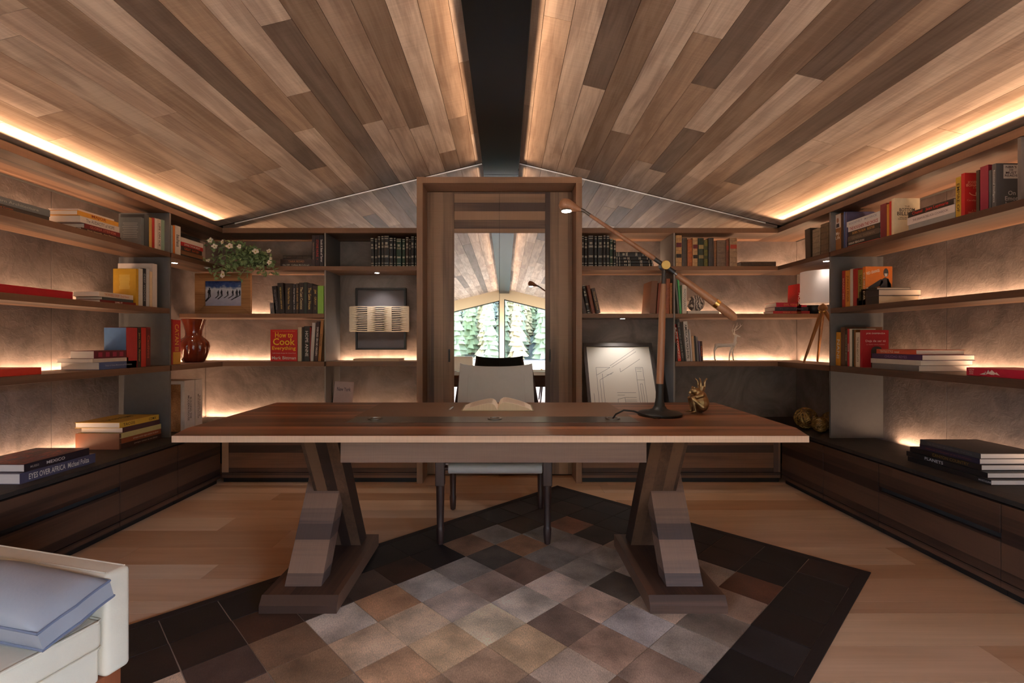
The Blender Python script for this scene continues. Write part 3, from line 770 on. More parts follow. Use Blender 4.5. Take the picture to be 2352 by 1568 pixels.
for i in range(n):
    for j in range(n):
        pass
def grid(fx, nu, nv, th):
    vs = []; fs = []
    for s_ in (0, 1):
        for i in range(nu + 1):
            for j in range(nv + 1):
                vs.append(fx(i / nu, j / nv, s_ * th))
    o_ = (nu + 1) * (nv + 1); idx = lambda s_, i, j: s_ * o_ + i * (nv + 1) + j
    for i in range(nu):
        for j in range(nv):
            fs.append((idx(0, i, j), idx(0, i + 1, j), idx(0, i + 1, j + 1), idx(0, i, j + 1)))
            fs.append((idx(1, i, j), idx(1, i, j + 1), idx(1, i + 1, j + 1), idx(1, i + 1, j)))
    for i in range(nu):
        fs.append((idx(0, i, 0), idx(1, i, 0), idx(1, i + 1, 0), idx(0, i + 1, 0))); fs.append((idx(0, i, nv), idx(0, i + 1, nv), idx(1, i + 1, nv), idx(1, i, nv)))
    for j in range(nv):
        fs.append((idx(0, 0, j), idx(0, 0, j + 1), idx(1, 0, j + 1), idx(1, 0, j))); fs.append((idx(0, nu, j), idx(1, nu, j), idx(1, nu, j + 1), idx(0, nu, j + 1)))
    m = MB(); m.sm = True; return m.add(vs, fs)
obj('seat', grid(lambda u, v, t: (-.33 + .54 * u, 2.665 + .56 * v, .448 - .03 * math.sin(PI * u) * math.sin(PI * min(1, v + .1)) + t), 10, 10, .006), M['grey_leather'], ch)
def backf(off):
    def f(u, v, t):
        w0, w1 = .522, .478
        w = w0 + (w1 - w0) * v
        z = .50 + .482 * v
        z -= .022 * v ** 6 * math.sin(PI * u) ** .6 if 0 < u < 1 else 0
        yb = 3.10 + .095 * v + .020 * math.sin(PI * u) * (1 - .3 * v) + off + t
        return (-.062 - w / 2 + w * u, yb, z)
    return f
bk = obj('backrest', grid(backf(0), 20, 12, .004), M['grey_leather'], ch)
obj('backrest_rear', grid(backf(.0055), 20, 12, .004), M['olive_leather'], bk, label='dark olive rear side of the backrest')
for u in (.12, .88):
    f = backf(-.0008); obj('seam', MB().tube([f(u, v / 8, 0) for v in range(1, 8)], .0016, 6), M['grey_leather'], bk)
for x0, x1 in ((-.352, -.290), (.236, .168)):
    obj('back_post', MB().tube([(x0 * .93 + x1 * .07, 3.225, .56), (x1, 3.202, .955)], [.016, .011], 10), M['chair_wood'], ch)
obj('rear_rail', MB().tube([(-.335, 3.235, .42), (.22, 3.235, .42)], .013, 10), M['chair_wood'], ch)

# ================================================================== rug
P0 = Vector((.403, 3.749)); e1 = Vector((-.7165, -.6976)); e2 = Vector((.6976, -.7165))
rug = thing('cowhide_rug', (P0.x, P0.y, 0), 'patchwork cowhide rug of dark edge squares and pale centre squares under the desk', 'rug')
L1, L2 = 15, 9; TS = .209; BD = .042
def RP(a, b_): q = P0 + e1 * a + e2 * b_; return (q.x, q.y)
tot1 = L1 * TS + 2 * BD; tot2 = L2 * TS + 2 * BD
obj('backing', MB().prism([RP(.002, .002), RP(tot1 - .002, .002), RP(tot1 - .002, tot2 - .002), RP(.002, tot2 - .002)], 'z', .0006, .0055), M['rug_seam'], rug)
for q in ([(0, 0), (tot1, 0), (tot1 - BD, BD), (BD, BD)], [(0, 0), (BD, BD), (BD, tot2 - BD), (0, tot2)], [(tot1, 0), (tot1, tot2), (tot1 - BD, tot2 - BD), (tot1 - BD, BD)], [(0, tot2), (BD, tot2 - BD), (tot1 - BD, tot2 - BD), (tot1, tot2)]):
    obj('border_strip', MB().prism([RP(*p) for p in q], 'z', .004, .0085), M['rug_edge'], rug)
rng = random.Random(11)
TC = {(0,0):(24,14,12),(0,1):(20,13,11),(0,2):(28,16,14),(0,4):(16,12,12),(0,5):(18,12,11),(0,6):(34,20,16),(0,7):(16,14,14),(0,8):(36,22,18),
(1,0):(16,12,11),(1,1):(44,28,20),(1,2):(34,20,15),(1,3):(32,19,14),(1,4):(26,16,13),(1,5):(22,14,12),(1,6):(40,24,18),(1,7):(20,15,14),(1,8):(16,13,13),
(2,0):(36,22,18),(2,1):(52,42,36),(2,2):(112,72,50),(2,3):(52,38,30),(2,4):(120,94,74),(2,5):(112,92,76),(2,6):(108,92,78),(2,7):(84,48,30),(2,8):(14,12,12),
(3,0):(26,16,14),(3,1):(60,38,22),(3,2):(112,100,88),(3,3):(118,100,88),(3,4):(124,108,94),(3,5):(128,112,98),(3,6):(120,96,80),(3,7):(108,86,70),(3,8):(20,13,12),
(4,0):(28,17,15),(4,1):(110,98,86),(4,2):(126,86,58),(4,3):(104,92,82),(4,4):(120,105,92),(4,5):(86,72,60),(4,6):(150,126,106),(4,7):(96,84,72),(4,8):(30,28,30),
(5,0):(14,12,12),(5,1):(112,80,58),(5,2):(86,74,64),(5,3):(106,78,62),(5,4):(166,142,124),(5,5):(152,124,104),(5,6):(140,130,124),(5,7):(124,112,100),(5,8):(14,12,12),
(6,0):(18,13,12),(6,1):(32,22,21),(6,2):(116,104,94),(6,3):(122,100,86),(6,4):(174,150,132),(6,5):(106,84,70),(6,6):(138,108,88),(6,7):(120,96,80),(6,8):(20,14,13),
(7,0):(30,22,18),(7,1):(64,37,22),(7,2):(150,138,126),(7,3):(150,130,114),(7,4):(176,148,120),(7,5):(152,124,92),(7,6):(140,120,102),(7,7):(110,84,66),
(8,0):(18,13,12),(8,1):(78,58,46),(8,2):(138,100,70),(8,3):(164,138,110),(8,4):(162,132,98),(8,5):(132,104,80),
(9,0):(16,12,12),(9,1):(74,52,40),(9,2):(150,136,122),(9,3):(162,134,106),(9,4):(162,122,88),(9,5):(140,110,84),
(10,0):(13,11,11),(10,1):(66,39,24),(10,2):(98,72,52),(10,3):(114,86,62),(10,4):(140,112,86),
(11,0):(15,12,11),(11,1):(36,22,16),(11,2):(78,58,50),(11,3):(100,76,60),
(12,0):(16,13,12),(12,1):(32,20,16),(13,0):(20,15,13)}
edgec = [(24, 16, 14), (18, 13, 12), (30, 20, 16)]; innerc = [(140, 116, 96), (120, 100, 84), (156, 130, 106), (104, 84, 70)]
for i in range(L1):
    for j in range(L2):
        r = min(i, j, L1 - 1 - i, L2 - 1 - j)
        c = TC.get((i, j)) or (rng.choice(edgec) if r == 0 else rng.choice(innerc))
        gm = sum(c) / 3; c = srgb(*[min(245, (v * .8 + gm * .2) * (1.5 if max(c) > 90 else 1.2)) for v in c])
        a0, a1 = BD + i * TS + .0018, BD + (i + 1) * TS - .0018; b0, b1 = BD + j * TS + .0018, BD + (j + 1) * TS - .0018
        wob = lambda: rng.uniform(-.0012, .0012)
        pts = [RP(a0 + wob(), b0 + wob()), RP(a1 + wob(), b0 + wob()), RP(a1 + wob(), b1 + wob()), RP(a0 + wob(), b1 + wob())]
        obj('hide_square', MB().prism(pts, 'z', .0045, .008 + rng.uniform(0, .0006)), M['hide'], rug, color=c)

# ================================================================== armchair with cushion
ang = -.26
AM = Matrix.Translation((-1.008, 1.30, 0)) @ Matrix.Rotation(ang, 4, 'Z')
# local: +x = front, -y = towards camera
ac = thing('armchair', (0, 0, 0), 'cream leather armchair cut off by the lower left frame edge', 'armchair', matrix=AM)
def abox(name, x0, x1, y0, y1, z0, z1, m, bev=.012, par=None, puff=0, label=None):
    o = obj(name, MB().box(x0, x1, y0, y1, z0, z1), M[m], par or ac, local=True, bevel=0, label=label)
    if puff:
        sd = o.modifiers.new('s', 'SUBSURF'); sd.subdivision_type = 'SIMPLE'; sd.levels = sd.render_levels = 3
    b2 = o.modifiers.new('b', 'BEVEL'); b2.width = bev; b2.segments = 4; b2.limit_method = 'ANGLE'
    o.data.polygons.foreach_set('use_smooth', [True] * len(o.data.polygons))
    return o
for (y0, y1) in ((-.066, 0), (-.80, -.734)):
    a = abox('arm', -.74, 0, y0, y1, .262, .53, 'cream_leather', .014)
    for yy in (y0 + .010, y1 - .010):
        obj('piping', MB().tube([(-.73, yy, .529), (-.012, yy, .529)], .0028, 6), M['cream_leather'], a, local=True)
abox('backrest', -.83, -.71, -.80, 0, .26, .72, 'cream_leather', .02)
abox('base_frame', -.72, -.016, -.732, -.068, .25, .347, 'cream_leather', .01)
sc_ = abox('seat_cushion', -.70, -.002, -.730, -.068, .347, .420, 'cream_leather', .016)
for zz in (.418, .350):
    obj('piping', MB().tube([(-.68, -.072, zz), (-.010, -.072, zz), (-.0025, -.082, zz), (-.0025, -.72, zz)], .003, 6), M['cream_leather'], sc_, local=True)
for (x, y) in ((-.06, -.06), (-.06, -.74), (-.76, -.06), (-.76, -.74)):
    abox('leg', x - .045, x + .045, y - .045, y + .045, 0.0, .262, 'saddle', .004)
def pillow(hx, hy, hz, n=20):
    vs = []; fs = []
    def prof(u): return max(0.0, 1 - abs(u) ** 2.3) ** .6
    for s_ in (1, -1):
        for i in range(n + 1):
            for j in range(n + 1):
                u = -1 + 2 * i / n; v = -1 + 2 * j / n
                k = .38 + .75 * (prof(u) * prof(v)) ** .7
                pin = 1 - .05 * (abs(u) * abs(v))
                z = s_ * hz * k + .012 * math.sin(5 * u + 2 * v) * (1 - u * u) * (1 - v * v)
                q = 1 - .045 * (1 - v * v) * abs(u) ** 4
                w_ = 1 - .045 * (1 - u * u) * abs(v) ** 4
                vs.append((u * hx * q * pin, v * hy * w_ * pin, z))
    o_ = (n + 1) ** 2; I = lambda s_, i, j: s_ * o_ + i * (n + 1) + j
    for i in range(n):
        for j in range(n):
            fs.append((I(0, i, j), I(0, i + 1, j), I(0, i + 1, j + 1), I(0, i, j + 1))); fs.append((I(1, i, j), I(1, i, j + 1), I(1, i + 1, j + 1), I(1, i + 1, j)))
    for i in range(n):
        fs += [(I(0, i, 0), I(1, i, 0), I(1, i + 1, 0), I(0, i + 1, 0)), (I(0, i, n), I(0, i + 1, n), I(1, i + 1, n), I(1, i, n)), (I(0, 0, i), I(0, 0, i + 1), I(1, 0, i + 1), I(1, 0, i)), (I(0, n, i), I(1, n, i), I(1, n, i + 1), I(0, n, i + 1))]
    m = MB(); m.sm = True; m.add(vs, fs)
    rim = [vs[I(0, i, 0)] for i in range(n + 1)] + [vs[I(0, n, j)] for j in range(1, n + 1)] + [vs[I(0, n - i, n)] for i in range(1, n + 1)] + [vs[I(0, 0, n - j)] for j in range(1, n + 1)]
    rim2 = [vs[o_ + (I(0, i, 0))] for i in range(n + 1)] + [vs[o_ + I(0, n, j)] for j in range(1, n + 1)] + [vs[o_ + I(0, n - i, n)] for i in range(1, n + 1)] + [vs[o_ + I(0, 0, n - j)] for j in range(1, n + 1)]
    return m, rim, rim2
CM = AM @ Matrix.Translation((-.235, -.156, .482)) @ Matrix.Rotation(.03, 4, 'Y') @ Matrix.Rotation(.26, 4, 'X') @ Matrix.Rotation(.05, 4, 'Z')
cu = thing('cushion', (0, 0, 0), 'blue grey leather cushion lying on the cream armchair', 'cushion', matrix=CM)
pm, r1, r2 = pillow(.272, .086, .060)
obj('cushion_cover', pm, M['blue_leather'], cu, local=True)
obj('piping', MB().tube(r1, .0035, 6), M['piping_blue'], cu, local=True)
obj('piping', MB().tube(r2, .0035, 6), M['piping_blue'], cu, local=True)

# ================================================================== desk lamp
LD = 2.40
lp = thing('desk_lamp', (X_(1513, LD), LD, DZ1), 'tall balance arm desk lamp of pale wood and brass on a black round base', 'lamp')
bx_, by_ = X_(1515, LD), LD
obj('base', MB().lathe([(.104, 0), (.107, .004), (.107, .012), (.100, .018), (.055, .026), (.036, .034), (.026, .05), (.021, .075), (.020, .085)], (bx_, by_, DZ1), 48), M['black'], lp)
def q(x, y): return px(x, y, LD)
obj('lower_sleeve', MB().tube([q(1515, 935), q(1515.5, 881)], [.0205, .0185], 20), M['black'], lp)
obj('pole', MB().tube([q(1515.5, 881), q(1518, 820), q(1521, 720), q(1524, 652)], [.0175, .018, .0165, .0118], 20), M['lamp_wood'], lp)
obj('upper_sleeve', MB().tube([q(1524, 652), q(1525.5, 618)], [.0108, .0105], 16), M['gunmetal'], lp)
J = q(1526, 610)
jo = MB().tube([J + Vector((0, -.022, 0)), J + Vector((0, .022, 0))], .0225, 28); obj('joint', jo, M['gunmetal'], lp)
obj('brass_cap', MB().tube([J + Vector((0, -.026, 0)), J + Vector((0, -.0215, 0))], [.0215, .0235], 28), M['brass'], lp, smooth=False)
obj('arm_sleeve', MB().tube([q(1503, 594), q(1549, 626)], [.0105, .0125], 16), M['gunmetal'], lp)
obj('arm', MB().tube([q(1355, 494), q(1420, 538), q(1503, 594)], [.0085, .0105, .0125], 16), M['lamp_wood'], lp)
obj('arm_tip', MB().tube([q(1341, 484), q(1356, 494.5)], [.0062, .0082], 12), M['dark_steel'], lp)
obj('arm_pin', MB().tube([q(1547, 625), q(1556, 632)], .006, 12), M['steel'], lp)
cw = obj('counterweight', MB().tube([q(1554, 630.5), q(1556, 632), q(1600, 664), q(1645, 697), q(1672, 718), q(1682, 726), q(1688, 731), q(1691, 734)], [.011, .0145, .018, .0215, .022, .021, .016, .006], 20), M['lamp_wood'], lp)
a0 = q(1641, 694); a1 = q(1649, 700)
obj('brass_ring', MB().tube([a0, a1], .0222, 24), M['brass'], cw)
hd = [(1341, 484, .006), (1334, 482, .009), (1325, 479, .016), (1312, 474.5, .026), (1302, 471, .031), (1294, 468.5, .030), (1288, 467, .024), (1285, 466, .012)]
head = obj('lamp_head', MB().tube([q(a, b_) for a, b_, r in hd], [r * 1.0 for a, b_, r in hd], 24), M['lamp_wood'], lp)
obj('swivel', MB().tube([q(1330, 480), q(1343, 485)], [.0095, .0085], 12), M['dark_steel'], head)
hc = q(1301, 482) + Vector((0, -.002, 0))
obj('light_ring', MB().lathe([(.0275, 0), (.0275, -.006), (.0245, -.006)], (hc.x, hc.y, hc.z - .0), 28), M['dark_steel'], head)
obj('bulb_lens', MB().lathe([(.024, -.002), (.0235, -.009), (.012, -.0115)], (hc.x, hc.y, hc.z), 28), M['lamp_glow'], head)
l = bpy.data.lights.new('lamp_beam', 'SPOT'); l.energy = 9; l.color = (1, .85, .7); l.spot_size = 1.9; l.spot_blend = .8; l.shadow_soft_size = .03
o = bpy.data.objects.new('lamp_beam', l); C.objects.link(o); o.matrix_basis = Matrix.Translation(hc + Vector((0, 0, -.03))); o.parent = lp; o.matrix_parent_inverse = parent_inv(lp)
cord = [(.508, 2.285, DZ1 + .002), (.52, 2.275, .785), (.555, 2.262, .806), (.60, 2.258, .802), (.65, 2.262, .785), (.70, 2.275, .768), (.735, 2.30, .766)]
obj('power_cord', MB().tube(cord, .0042, 8), M['black'], lp)

# ================================================================== on the desk
bk_ = thing('open_book', (X_(1143, 2.55), 2.65, DZ1), 'thick open book lying on the leather desk inlay', 'book')
cx = X_(1143, 2.60)
def pageprof(sgn, z0):
    pts = []
    for i in range(13):
        u = i / 12
        pts.append((sgn * .178 * u, .006 + z0 * 1.35 * (1 - math.exp(-u / .09)) * max(0.0, 1 - u) ** .75))
    return pts
for sgn, zz in ((-1, .034), (1, .040)):
    top = pageprof(sgn, zz)
    low = [(sgn * .182, .004), (0, .004)]
    poly = [(cx + a + (.012 if False else 0), DZ1 + b_) for a, b_ in top] + [(cx + sgn * .186, DZ1 + .004), (cx, DZ1 + .004)]
    y0, y1 = 2.545, 2.775
    m_ = MB(); n_ = len(top)
    vs = []; fs = []
    for (yy, sh) in ((y0, 0), (y1, 0)):
        for (a, b_) in top: vs.append((cx + a, yy, DZ1 + b_))
        for (a, b_) in top: vs.append((cx + a * 1.04, yy, DZ1 + .0042))
    N2 = 2 * n_
    for i in range(n_ - 1):
        fs += [(i, i + 1, N2 + i + 1, N2 + i), (i, n_ + i, n_ + i + 1, i + 1), (N2 + i, N2 + i + 1, N2 + n_ + i + 1, N2 + n_ + i), (n_ + i, N2 + n_ + i, N2 + n_ + i + 1, n_ + i + 1)]
    fs += [(n_ - 1, 2 * n_ - 1, N2 + 2 * n_ - 1, N2 + n_ - 1), (0, N2, N2 + n_, n_)]
    m_.add(vs, fs); m_.sm = True
    pb = obj('page_block', m_, M['pages'], bk_, color=srgb(250, 236, 220))
    pr = MB()
    for r in range(16):
        t = .10 + .8 * r / 16; yy = y0 + .02 + (y1 - y0 - .04) * r / 16
        for i in range(2, n_ - 3):
            a, b_ = top[i]; a2, b2 = top[i + 1]
            pr.add([(cx + a, yy, DZ1 + b_ + .0004), (cx + a2, yy, DZ1 + b2 + .0004), (cx + a2, yy + .004, DZ1 + b2 + .0004), (cx + a, yy + .004, DZ1 + b_ + .0004)], [(0, 1, 2, 3)])
    o = obj('printed_lines', pr, M['ink'], pb, color=srgb(206, 176, 156)); o['kind'] = 'stuff'
obj('book_cover', MB().box(cx - .192, cx + .192, 2.537, 2.783, DZ1 + .0013, DZ1 + .004), M['cover'], bk_, color=srgb(150, 140, 116))

pn = thing('pen', (X_(1036, 2.6), 2.6, DZ1), 'silver pen lying left of the open book', 'pen')
pa, pb_ = Vector((X_(1031.5, 2.53), 2.53, DZ1 + .0075)), Vector((X_(1041.5, 2.66), 2.66, DZ1 + .0075))
def lerp(t): return pa + (pb_ - pa) * t
obj('barrel', MB().tube([lerp(0), lerp(.08), lerp(.5), lerp(.9), lerp(1)], [.003, .005, .0058, .0045, .0018], 12), M['chrome'], pn)
obj('clip', MB().tube([lerp(.05) + Vector((0, 0, .006)), lerp(.4) + Vector((0, 0, .0065))], .0012, 6), M['steel'], pn)

def blob(name, mb, mat, parent, voxel, smooth=6):
    o = obj(name, mb, M[mat], parent)
    r = o.modifiers.new('remesh', 'REMESH'); r.mode = 'VOXEL'; r.voxel_size = voxel; r.use_smooth_shade = True
    s_ = o.modifiers.new('sm', 'SMOOTH'); s_.iterations = smooth; s_.factor = .6
    return o
FX = X_(1603, 2.5); FY = 2.5
fg = thing('frog_statue', (FX, FY, DZ1), 'bronze crowned frog figurine sitting hunched on the desk right of the lamp', 'figurine')
def fp(x, z, y=0.0):   # pixel-ish helper: x,z in the close crop of the figurine (mm)
    return Vector((FX + x / 1000, FY + y / 1000, DZ1 + z / 1000))
b_ = MB()
b_.ball(fp(14, 50), .043, (1, .95, 1.15), 16, 12)
b_.ball(fp(12, 78), .036, (.95, .95, 1.0), 16, 12)
b_.limb(fp(10, 92), fp(-14, 112), .026, .020)          # neck to head
b_.ball(fp(-16, 112), .022, (1.15, 1, .85), 12, 8); b_.limb(fp(-24, 110), fp(-42, 100), .013, .008)   # muzzle
b_.ball(fp(-22, 128, -13), .008); b_.ball(fp(-22, 128, 13), .008)
for s_ in (-1, 1):
    b_.limb(fp(10, 92, 26 * s_), fp(-18, 84, 30 * s_), .014, .010); b_.limb(fp(-18, 84, 30 * s_), fp(-38, 76, 8 * s_), .010, .007)   # folded arms
    b_.limb(fp(14, 30, 26 * s_), fp(-36, 74, 22 * s_), .018, .010)     # thigh
    b_.limb(fp(-36, 74, 22 * s_), fp(-22, 8, 24 * s_), .010, .007)     # shin
    b_.limb(fp(-20, 6, 24 * s_), fp(-46, 4, 28 * s_), .006, .004)
    for k in (-1, 0, 1): b_.limb(fp(-40, 4, 27 * s_), fp(-56, 3, (27 + 9 * k) * s_), .0035, .0022)
blob('body', b_, 'bronze', fg, .0022)
cr = MB()
cr.tube([fp(16, 112), fp(20, 140)], [.016, .020], 16); 
for a in range(5):
    t = 2 * PI * a / 5 + .3; dx, dy = math.cos(t), math.sin(t)
    cr.tube([fp(20 + 17 * dx, 136, 17 * dy), fp(20 + 17 * dx, 152, 17 * dy), fp(20 + 21 * dx, 166, 21 * dy), fp(20 + 30 * dx, 174, 30 * dy)], [.007, .0055, .0035, .0015], 8)
    cr.ball(fp(20 + 30 * dx, 174, 30 * dy), .0038, seg=8, rings=6)
obj('crown', cr, M['bronze'], fg)

# ================================================================== shelf ornaments
# rustic picture frame
D = 4.17
pf = thing('picture_frame', (X_(511, D), D, ZB1), 'rustic pale wood picture frame with a photo of skiers', 'picture frame')
x0, x1, z0, z1 = X_(447, D), X_(575, D), ZB1, Z_(627, D)
ix0, ix1, iz0, iz1 = X_(470, D), X_(553.5, D), Z_(702, D), Z_(645, D)
for k, q_ in enumerate(([(x0, z0), (x1, z0), (ix1, iz0), (ix0, iz0)], [(x0, z1), (ix0, iz1), (ix1, iz1), (x1, z1)], [(x0, z0), (ix0, iz0), (ix0, iz1), (x0, z1)], [(x1, z0), (x1, z1), (ix1, iz1), (ix1, iz0)])):
    obj('frame_rail', MB().prism(q_, 'y', D, D + .03), M['rustic'], pf, bevel=.003)
ph = obj('photograph', MB().box(ix0, ix1, D + .012, D + .02, iz0, iz1), None, pf)
m, nt, bs = newmat('ski_photo'); N = nt.nodes; L = nt.links
tc = N.new('ShaderNodeTexCoord'); sp = N.new('ShaderNodeSeparateXYZ'); L.new(tc.outputs['Generated'], sp.inputs[0])
crp = N.new('ShaderNodeValToRGB'); E = crp.color_ramp.elements; E[0].position = 0; E[0].color = srgb(168, 172, 206); E[1].position = 1; E[1].color = srgb(38, 58, 118)
e_ = E.new(.52); e_.color = srgb(206, 208, 228); e_ = E.new(.66); e_.color = srgb(226, 232, 244); e_ = E.new(.8); e_.color = srgb(70, 100, 170)
nn = N.new('ShaderNodeTexNoise'); nn.inputs['Scale'].default_value = 7; L.new(tc.outputs['Generated'], nn.inputs['Vector'])
ma = N.new('ShaderNodeMath'); ma.operation = 'MULTIPLY_ADD'; ma.inputs[1].default_value = .4; L.new(nn.outputs['Fac'], ma.inputs[0]); mb2 = N.new('ShaderNodeMath'); mb2.operation = 'SUBTRACT'; mb2.inputs[1].default_value = .2
L.new(sp.outputs[2], ma.inputs[2]); L.new(ma.outputs[0], mb2.inputs[0]); L.new(mb2.outputs[0], crp.inputs[0]); L.new(crp.outputs[0], bs.inputs['Base Color']); bs.inputs['Roughness'].default_value = .25
ph.data.materials.append(m)
sil = MB(); pw, phh = ix1 - ix0, iz1 - iz0
for (u, v, s_) in ((.10, .36, 1.35), (.35, .42, .8), (.44, .40, .95), (.61, .42, .75), (.75, .42, .85), (.86, .38, 1.05), (.94, .42, .85)):
    X0 = ix0 + u * pw; Z0 = iz0 + v * phh; k = .048 * s_; yy = D + .0112
    P = [(-.12, 0), (.02, 0), (.06, .45), (.10, 0), (.26, 0), (.2, .5), (.22, .95), (.05, 1.0), (-.12, .95), (-.22, .55), (-.12, .5)]
    sil.add([(X0 + a * k, yy, Z0 + b_ * k) for a, b_ in P], [tuple(range(len(P)))])
    sil.add([(X0 + (.05 + .1 * math.cos(t * PI / 4)) * k, yy, Z0 + (1.1 + .13 * math.sin(t * PI / 4)) * k) for t in range(8)], [tuple(range(8))])
    sil.add([(X0 - .1 * k, yy, Z0), (X0 + .2 * k, yy, Z0), (X0 - .15 * k * 3 + (.3 - u) * .03, yy, Z0 - .62 * k), (X0 - .25 * k * 3 + (.3 - u) * .03, yy, Z0 - .62 * k)], [(0, 1, 2, 3)])
obj('skier_silhouettes', sil, M['ink'], ph, color=srgb(22, 24, 40))

# woven wall art
D = 4.435
wa = thing('woven_wall_art', (X_(876, D), D, Z_(803, D)), 'black framed grey linen panel with a cream woven fringe band', 'wall art')
x0, x1, z0, z1 = X_(819, D), X_(934, D), Z_(803, D), Z_(662, D)
t = .017
for q_ in ([(x0, z0), (x1, z0), (x1 - t, z0 + t), (x0 + t, z0 + t)], [(x0, z1), (x0 + t, z1 - t), (x1 - t, z1 - t), (x1, z1)], [(x0, z0), (x0 + t, z0 + t), (x0 + t, z1 - t), (x0, z1)], [(x1, z0), (x1, z1), (x1 - t, z1 - t), (x1 - t, z0 + t)]):
    obj('frame_rail', MB().prism(q_, 'y', D - .035, D + .012), M['frame_black'], wa, bevel=.001)
obj('linen_panel', MB().box(x0 + t, x1 - t, D - .022, D - .012, z0 + t, z1 - t), M['linen'], wa)
yb = D - .042
cordm = MB(); bandz0, bandz1 = Z_(761, D), Z_(705, D)
n = 13
for i in range(n):
    z = bandz0 + (bandz1 - bandz0) * i / (n - 1)
    pts = [(X_(808 + 133 * k / 12, D), yb + .001 * math.sin(k * 2 + i), z + .0015 * math.sin(k * 1.3 + i)) for k in range(13)]
    cordm.tube(pts, .0042, 6)
c_ = obj('woven_cords', cordm, M['yarn'], wa)
def tuft(xa, xb, zc, hh, flip):
    a, b_ = (xa, xb)
    m_ = MB(); P = []
    for k in range(7):
        u = k / 6; w = hh * (1 - u ** 1.6)
        P.append((a + (b_ - a) * u, w))
    vs = [(x, yb - .006 - .004 * math.sin(PI * i / 6), zc - w) for i, (x, w) in enumerate(P)] + [(x, yb - .006 - .004 * math.sin(PI * i / 6), zc + w) for i, (x, w) in enumerate(P)]
    vs += [(v[0], v[1] + .009, v[2]) for v in vs]
    N7 = 7
    fs = []
    for i in range(6):
        fs += [(i, i + 1, 7 + i + 1, 7 + i), (14 + i, 21 + i, 21 + i + 1, 14 + i + 1), (i, 14 + i, 14 + i + 1, i + 1), (7 + i, 7 + i + 1, 21 + i + 1, 21 + i)]
    fs.append((0, 7, 21, 14))
    return m_.add(vs, fs)
sp_ = (bandz1 - bandz0) / (n - 1)
for i in range(n - 1):
    z = bandz0 + sp_ * (i + .5)
    for (xa, xb) in ((X_(806, D), X_(824 + (i % 3), D)), (X_(942, D), X_(922 - (i % 3), D)), (X_(847, D), X_(866, D)), (X_(902, D), X_(884, D))):
        obj('yarn_tuft', tuft(xa, xb, z, sp_ * .52, 0), M['yarn'], wa)

# framed technical drawing, leaning against the wall on the worktop
dr = thing('framed_drawing', (X_(1422, 4.1), 4.1, ZT), 'grey framed technical drawing leaning on the worktop behind the desk', 'picture')
D0, D1 = 4.05, 4.40   # bottom / top depth
zt_ = Z_(790, D1)
def dp(u, v, off=0):      # u 0..1 left-right, v 0..1 bottom-top
    y = D0 + (D1 - D0) * v; z = ZT + .002 + (zt_ - ZT) * v
    xl = X_(1338, D1); xr = X_(1495.5, D1)
    nrm = Vector((0, -(zt_ - ZT), (D1 - D0))).normalized()
    return Vector((xl + (xr - xl) * u, y, z)) + nrm * off
fw, fh = .046, .046
def quad(u0, u1, v0, v1, o0, o1):
    return MB().hexa([dp(u0, v0, o0), dp(u1, v0, o0), dp(u1, v1, o0), dp(u0, v1, o0), dp(u0, v0, o1), dp(u1, v0, o1), dp(u1, v1, o1), dp(u0, v1, o1)])
for q_ in ((0, 1, 0, fh), (0, 1, 1 - fh, 1), (0, fw, fh, 1 - fh), (1 - fw, 1, fh, 1 - fh)):
    obj('frame_rail', quad(*q_, 0, .022), M['frame_grey'], dr, bevel=.001)
sh = obj('drawing_sheet', quad(fw, 1 - fw, fh, 1 - fh, .002, .008), M['paper_white'], dr)
dl = MB()
def line(u0, v0, u1, v1, w=.0028):
    a, b_ = dp(u0, v0, .0086), dp(u1, v1, .0086); d = (b_ - a).normalized(); n_ = Vector((0, -(zt_ - ZT), (D1 - D0))).normalized(); s_ = d.cross(n_) * w / 2
    dl.add([a - s_, b_ - s_, b_ + s_, a + s_], [(0, 1, 2, 3)])
for a in ([.16, .68, .36, .68], [.16, .68, .16, .58], [.16, .58, .36, .68], [.16, .58, .16, .12], [.24, .60, .24, .12], [.20, .52, .20, .12], [.20, .52, .40, .62], [.1, .35, .1, .2], [.12, .12, .26, .12], [.30, .58, .38, .60],
          [.72, .68, .82, .68], [.72, .68, .72, .12], [.82, .68, .82, .12], [.72, .52, .82, .52], [.755, .47, .785, .47], [.755, .47, .755, .12], [.785, .47, .785, .12], [.73, .66, .80, .66], [.73, .63, .80, .63],
          [.36, .70, .74, .92], [.38, .68, .76, .89], [.50, .62, .80, .79], [.50, .62, .50, .67], [.42, .36, .68, .36], [.42, .33, .52, .33], [.42, .28, .52, .30], [.42, .28, .42, .22], [.52, .30, .68, .30], [.52, .22, .68, .22], [.52, .25, .68, .25], [.52, .27, .68, .27], [.40, .18, .70, .2], [.45, .1, .55, .2], [.52, .30, .52, .2]):
    line(*a)
obj('drawn_lines', dl, M['ink'], sh, color=srgb(112, 114, 124))
tp = MB()
for (u, v) in ((.08, .93), (.90, .93), (.33, .40), (.68, .40), (.69, .22)):
    tp.add([dp(u - .015, v - .012, .0092), dp(u + .018, v - .018, .0092), dp(u + .02, v + .014, .0092), dp(u - .012, v + .018, .0092)], [(0, 1, 2, 3)])
obj('tape_piece', tp, M['paper_white'], sh)

